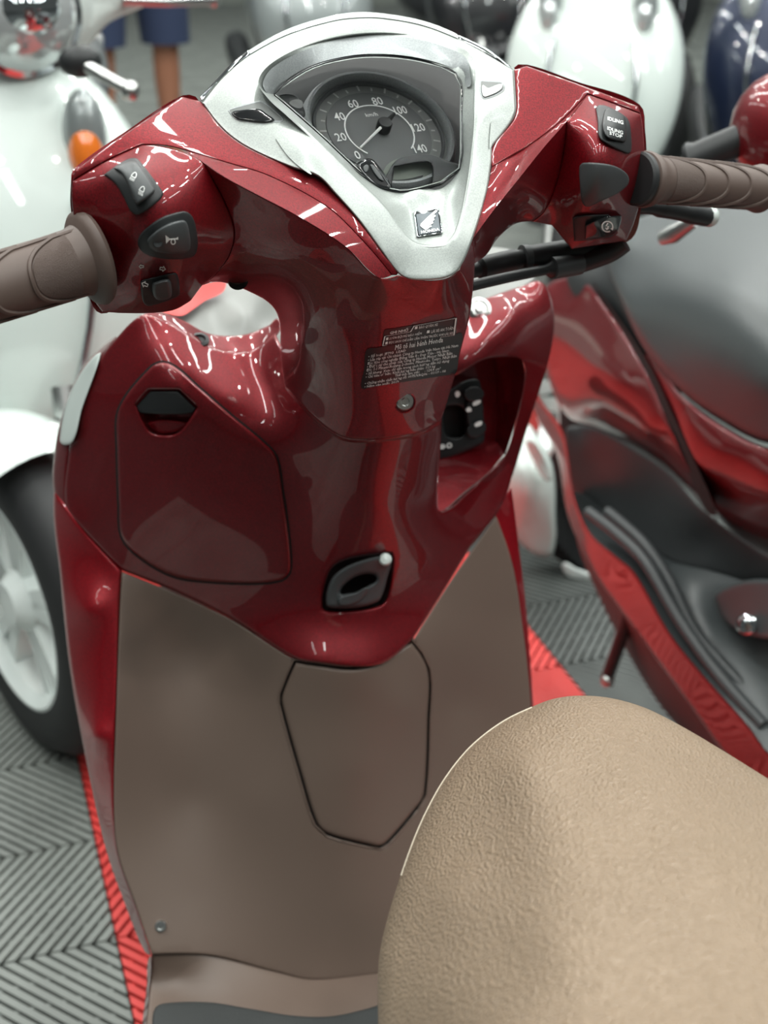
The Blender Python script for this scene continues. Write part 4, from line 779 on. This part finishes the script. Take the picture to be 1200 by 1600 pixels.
for nm, vf_, m_ in (('brake_lever', tube(spline3([at(118, 92, .95), at(150, 112, .93), at(200, 140, .91)], 6), .009), STEEL), ('lever_ball', ell(at(203, 142, .91), (.014,)*3, 12, 8), STEEL), ('lever_perch', ell(at(125, 96, .95), (.03, .02, .022), 14, 10), BLACK)):
    q = mk(nm, vf_, m_); q.parent = LW; q.matrix_parent_inverse = LW.matrix_world.inverted()
place('white scooter parked behind the right handlebar grip', 1.20, 2.0, 150, WHITEP, SEATB)
place('dark blue scooter at the upper right beside the white one', 1.81, 2.05, 150, BLUEP, SEATB)
place('black scooter in the far row above the right end of the silver visor', 1.80, 3.9, 172, BLACKP, SEATB)
place('grey scooter in the far row right of the person', 1.10, 3.9, 172, GREYP, SEATB)
place('far black scooter glimpsed between the white and the dark blue scooter', 2.5, 3.9, 172, BLACKP, SEATB)
# ---- red scooter on the right, facing the other way
Q = empty('motor_scooter', (.72, .5, 0)); tag(Q, 'bright red scooter with dark grey seat and black footboard, parked on the right', 'scooter')
def qp(name, outline, m, inner=(), lab=None, par=None, **k):
    o = mk(name, panel(outline, inner, **k)[0], m, par or Q)
    if lab: o['label'] = lab
    return o
X = lambda v: ('x', v)
Z = lambda v: ('z', v)
qp('seat', [(950, 412, X(.60)), (962, 375, X(.62)), (985, 345, X(.66)), (1080, 325, X(.70)), (1200, 320, X(.72)), (1300, 330, X(.72)), (1330, 500, X(.60)), (1320, 700, X(.53)), (1200, 693, X(.53)), (1130, 660, X(.53)), (1062, 610, X(.53)), (1005, 543, X(.535)), (972, 470, X(.55))], SEATB, [(1050, 420, X(.58)), (1150, 440, X(.57)), (1100, 560, X(.522)), (1200, 600, X(.515)), (1040, 520, X(.535))], thick=.14, roll=16, rollt=.02, step=13)
qp('seat_shadow_panel', [(885, 432, X(.60)), (950, 405, X(.63)), (975, 470, X(.58)), (1006, 545, X(.56)), (1064, 612, X(.56)), (1030, 640, X(.57)), (960, 520, X(.6))], BLACK, thick=.02)  # black panel put in as the seat's shadow in the gap
qp('rear_cowl', [(846, 460, X(.60)), (868, 438, X(.615)), (905, 436, X(.61)), (932, 460, X(.59)), (1002, 566, X(.555)), (1040, 650, X(.54)), (1075, 730, X(.54)), (1112, 803, X(.58)), (1075, 768, X(.595)), (1030, 727, X(.605)), (985, 697, X(.61)), (930, 668, X(.615)), (888, 652, X(.615)), (858, 595, X(.605)), (846, 520, X(.59))], RED, [(900, 530, X(.575)), (960, 610, X(.553)), (1010, 670, X(.55)), (930, 580, X(.56))], thick=.02, roll=8, rollt=.01, step=9)
qp('cowl_seam', [(925, 440, X(.60)), (940, 460, X(.585)), (1010, 562, X(.55)), (1050, 645, X(.535)), (1085, 720, X(.532)), (1120, 805, X(.543)), (1105, 800, X(.55)), (1070, 728, X(.55)), (1032, 650, X(.55)), (995, 565, X(.56))], GROOVE, thick=.02)
qp('side_cover', [(1006, 556, X(.555)), (1064, 617, X(.535)), (1132, 667, X(.53)), (1200, 700, X(.53)), (1320, 722, X(.53)), (1320, 940, X(.62)), (1200, 872, X(.615)), (1150, 840, X(.60)), (1112, 790, X(.575)), (1082, 722, X(.535)), (1045, 640, X(.54))], RED, [(1120, 710, X(.525)), (1200, 760, X(.525)), (1080, 660, X(.528))], thick=.02, roll=9, rollt=.012, step=9)
qp('centre_tunnel', [(884, 672, X(.575)), (905, 664, X(.59)), (935, 670, X(.59)), (985, 697, X(.585)), (1045, 738, X(.58)), (1100, 798, X(.57)), (1200, 868, X(.58)), (1320, 930, X(.58)), (1320, 980, X(.60)), (1200, 922, X(.60)), (1110, 893, X(.60)), (1050, 878, X(.605)), (1000, 843, X(.61)), (960, 812, X(.61)), (925, 784, X(.605)), (898, 775, X(.59))], DARK, [(1000, 770, X(.60)), (1100, 850, X(.595)), (930, 720, X(.6))], thick=.02, roll=6, rollt=.008, step=10)
qp('footboard', [(896, 772, X(.56)), (925, 780, X(.605)), (960, 810, X(.612)), (1000, 841, X(.612)), (1050, 876, X(.607)), (1110, 891, X(.602)), (1200, 920, X(.602)), (1320, 975, X(.602)), (1320, 1280, X(.5)), (1200, 1174, X(.503)), (1171, 1136, X(.503)), (1054, 1000, X(.505)), (992, 895, X(.507)), (961, 868, X(.51)), (923, 833, X(.52))], SEATB, [(1100, 1000, X(.553))], thick=.02, step=10)
for pl, z in (([(920, 800), (965, 835), (1010, 880), (1060, 965), (1120, 1050), (1195, 1135)], .305), ([(950, 800), (1005, 848), (1045, 905), (1085, 985), (1140, 1050), (1200, 1110)], .30)):
    mk('mat_rib', tube(spline3([at(x, y, X(.512+.0008*i+(.022 if z == .30 else 0))) for i, (x, y) in enumerate(pl)], 5), .008), DARK, Q)
qp('foot_rest', [(1120, 925, X(.54)), (1200, 905, X(.54)), (1300, 940, X(.54)), (1300, 1010, X(.53)), (1200, 1000, X(.53)), (1150, 985, X(.535)), (1125, 960, X(.54))], SEATB, thick=.08, roll=8, rollt=.01)
mk('rest_bolt', lathe(at(1167, 975, X(.528)), (-.6, -.7, .4), [(0, .012), (.008, .012), (.01, .008), (.01, 0)], 14), CHROME, Q)
qp('floor_skirt', [(830, 606, X(.53)), (848, 630, X(.525)), (880, 676, X(.515)), (896, 772, X(.508)), (923, 834, X(.505)), (961, 868, X(.5)), (992, 895, X(.5)), (1054, 1000, X(.5)), (1171, 1136, X(.5)), (1200, 1176, X(.5)), (1320, 1290, X(.5)), (1300, 1340, X(.53)), (1152, 1195, X(.53)), (1128, 1172, X(.53)), (1089, 1117, X(.53)), (1047, 1059, X(.53)), (969, 951, X(.53)), (930, 896, X(.532)), (888, 807, X(.535)), (870, 710, X(.538)), (838, 650, X(.55))], RED, thick=.012, roll=7, rollt=.012, step=8)
qp('under_cover', [(900, 835, X(.54)), (930, 890, X(.54)), (969, 945, X(.54)), (1047, 1053, X(.54)), (1128, 1168, X(.54)), (1200, 1245, X(.54)), (1180, 1280, X(.6)), (1090, 1170, X(.6)), (1030, 1100, X(.6)), (975, 1010, X(.6)), (935, 930, X(.59))], mat('dark_red_brown_plastic', (.05, .022, .022), .5), thick=.02)
mk('side_stand', tube([at(990, 935, X(.56)), at(966, 1010, X(.565)), at(948, 1062, X(.57))], .010), BLACK, Q)
mk('stand_bolt', ell(at(950, 1064, X(.566)), (.011,)*3, 12, 8), STEEL, Q)
mk('grip', lathe(at(1082, 250, X(.44)), at(1210, 196, X(.50))-at(1082, 250, X(.44)), [(-.005, 0), (-.004, .017), (0, .019), (.006, .016), (.14, .016), (.145, .024), (.155, .024), (.156, 0)], 24), BLACK, Q)
mk('handlebar_cover', ell(at(1235, 205, X(.52)), (.055, .07, .06)), RED, Q)
mk('brake_lever_end', tube([at(1035, 372, X(.44)), at(1052, 366, X(.445)), at(1085, 345, X(.455))], [.008, .010, .007]), STEEL, Q)
# ---- nose of a white scooter between the two red ones
W = empty('motor_scooter', (.66, 1.05, 0)); tag(W, 'white scooter nose with black radiator fins glimpsed between the two red scooters', 'scooter')
def wp(name, outline, m, inner=(), **k): return mk(name, panel(outline, inner, **k)[0], m, W)
wp('front_fender', [(760, 770, .98), (790, 690, .98), (818, 660, .98), (845, 690, .95), (864, 730, .92), (868, 800, .91), (864, 866, .93), (838, 868, .94), (800, 835, .96), (770, 800, .98)], WHITEP, [(825, 770, .90), (810, 730, .92)], thick=.03, roll=10, rollt=.02, step=8)
wp('fender_trim', [(822, 690, .9), (835, 690, .88), (858, 730, .88), (862, 750, .88), (850, 748, .88), (832, 718, .89)], WHITEP, thick=.01, roll=4, rollt=.006)
wp('radiator_back', [(855, 760, .97), (880, 780, .96), (925, 870, .93), (930, 900, .93), (880, 880, .95), (855, 850, .96)], GROOVE, thick=.02)
for i in range(6): wp('radiator_fin', [(864+i*9, 785+i*11, .94), (868+i*9, 785+i*11, .94), (874+i*8, 850+i*8, .93), (869+i*8, 850+i*8, .93)], BLACK, thick=.012)
wp('grey_trim', [(880, 880, .92), (900, 888, .91), (928, 900, .90), (934, 912, .90), (905, 908, .91), (884, 898, .92)], ALU, thick=.015, roll=4, rollt=.008)
wheel(W, (.73, 1.25, .225), .225, .10, axis=(.94, .34, 0))
# ================================================================== THE PERSON AT THE BACK
def skin_body(name, joints, bones, m, parent=None, root=0, sub=2):
    me = bpy.data.meshes.new(name); me.from_pydata([j[:3] for j in joints], bones, []); o = bpy.data.objects.new(name, me); COL.objects.link(o)
    sk = o.modifiers.new('skin', 'SKIN'); sk.use_smooth_shade = True
    for v, j in zip(me.skin_vertices[0].data, joints): v.radius = (j[3], j[4] if len(j) > 4 else j[3])
    for v in me.skin_vertices[0].data: v.use_root = False
    me.skin_vertices[0].data[root].use_root = True
    s = o.modifiers.new('sub', 'SUBSURF'); s.levels = sub; s.render_levels = sub; me.materials.append(m)
    if parent: o.parent = parent
    return o
PP = empty('person', (.50, 4.42, 0), R(8)); tag(PP, 'person standing at the back in dark blue knee-length shorts', 'person')
J = [(0, 0, .95, .13, .10), (0, 0, 1.12, .125, .09), (0, 0, 1.32, .15, .10), (0, 0, 1.45, .10, .07), (0, -.01, 1.52, .05), (0, -.015, 1.60, .07, .085), (0, -.015, 1.70, .075, .09)]
B = [(0, 1), (1, 2), (2, 3), (3, 4), (4, 5), (5, 6)]
for s in (1, -1):
    n = len(J); J += [(s*.10, 0, .86, .085), (s*.125, -.01, .55, .056), (s*.125, .005, .47, .054), (s*.13, .02, .34, .054), (s*.135, .015, .10, .033), (s*.135, .01, .05, .038), (s*.15, -.13, .03, .034, .022)]
    B += [(0, n)]+[(n+i, n+i+1) for i in range(6)]
    n = len(J); J += [(s*.18, 0, 1.42, .06), (s*.24, .02, 1.16, .042), (s*.25, -.04, .93, .030), (s*.25, -.06, .86, .03, .02), (s*.25, -.075, .80, .022, .014)]
    B += [(3, n)]+[(n+i, n+i+1) for i in range(4)]
    for fi in range(4):
        m0 = len(J); fx = s*.25; fy = -.075+(fi-1.5)*.017; J += [(fx, fy, .765, .009), (fx-s*.006, fy-.004, .745+abs(fi-1.5)*.006, .008)]; B += [(n+4, m0), (m0, m0+1)]
    m0 = len(J); J += [(s*.235, -.095, .82, .010), (s*.225, -.112, .79, .009)]; B += [(n+3, m0), (m0, m0+1)]
skin_body('body', J, B, SKIN, PP)
sh = [loft('z', [(.49, s*.127, 0, .092, .100), (.75, s*.115, 0, .102, .112), (.90, s*.095, 0, .115, .125), (.99, s*.06, 0, .115, .125), (1.04, s*.05, 0, .11, .115)], ex=2.1) for s in (1, -1)]
mk('shorts', join(*sh), NAVY, PP)
mk('shirt', loft('z', lerp_secs([(.98, 0, 0, .175, .125), (1.2, 0, 0, .175, .125), (1.36, 0, 0, .20, .125), (1.45, 0, 0, .15, .10), (1.48, 0, 0, .07, .07)]), ex=2.2), TEE, PP)
mk('hair', ell((0, .005, 1.74), (.085, .105, .085)), HAIR, PP)
for s in (1, -1): mk('sandal', loft('y', lerp_secs([(-.19, s*.145, .015, .035, .012), (-.08, s*.14, .015, .05, .012), (.05, s*.135, .015, .04, .012)]), ex=3), BLACK, PP)
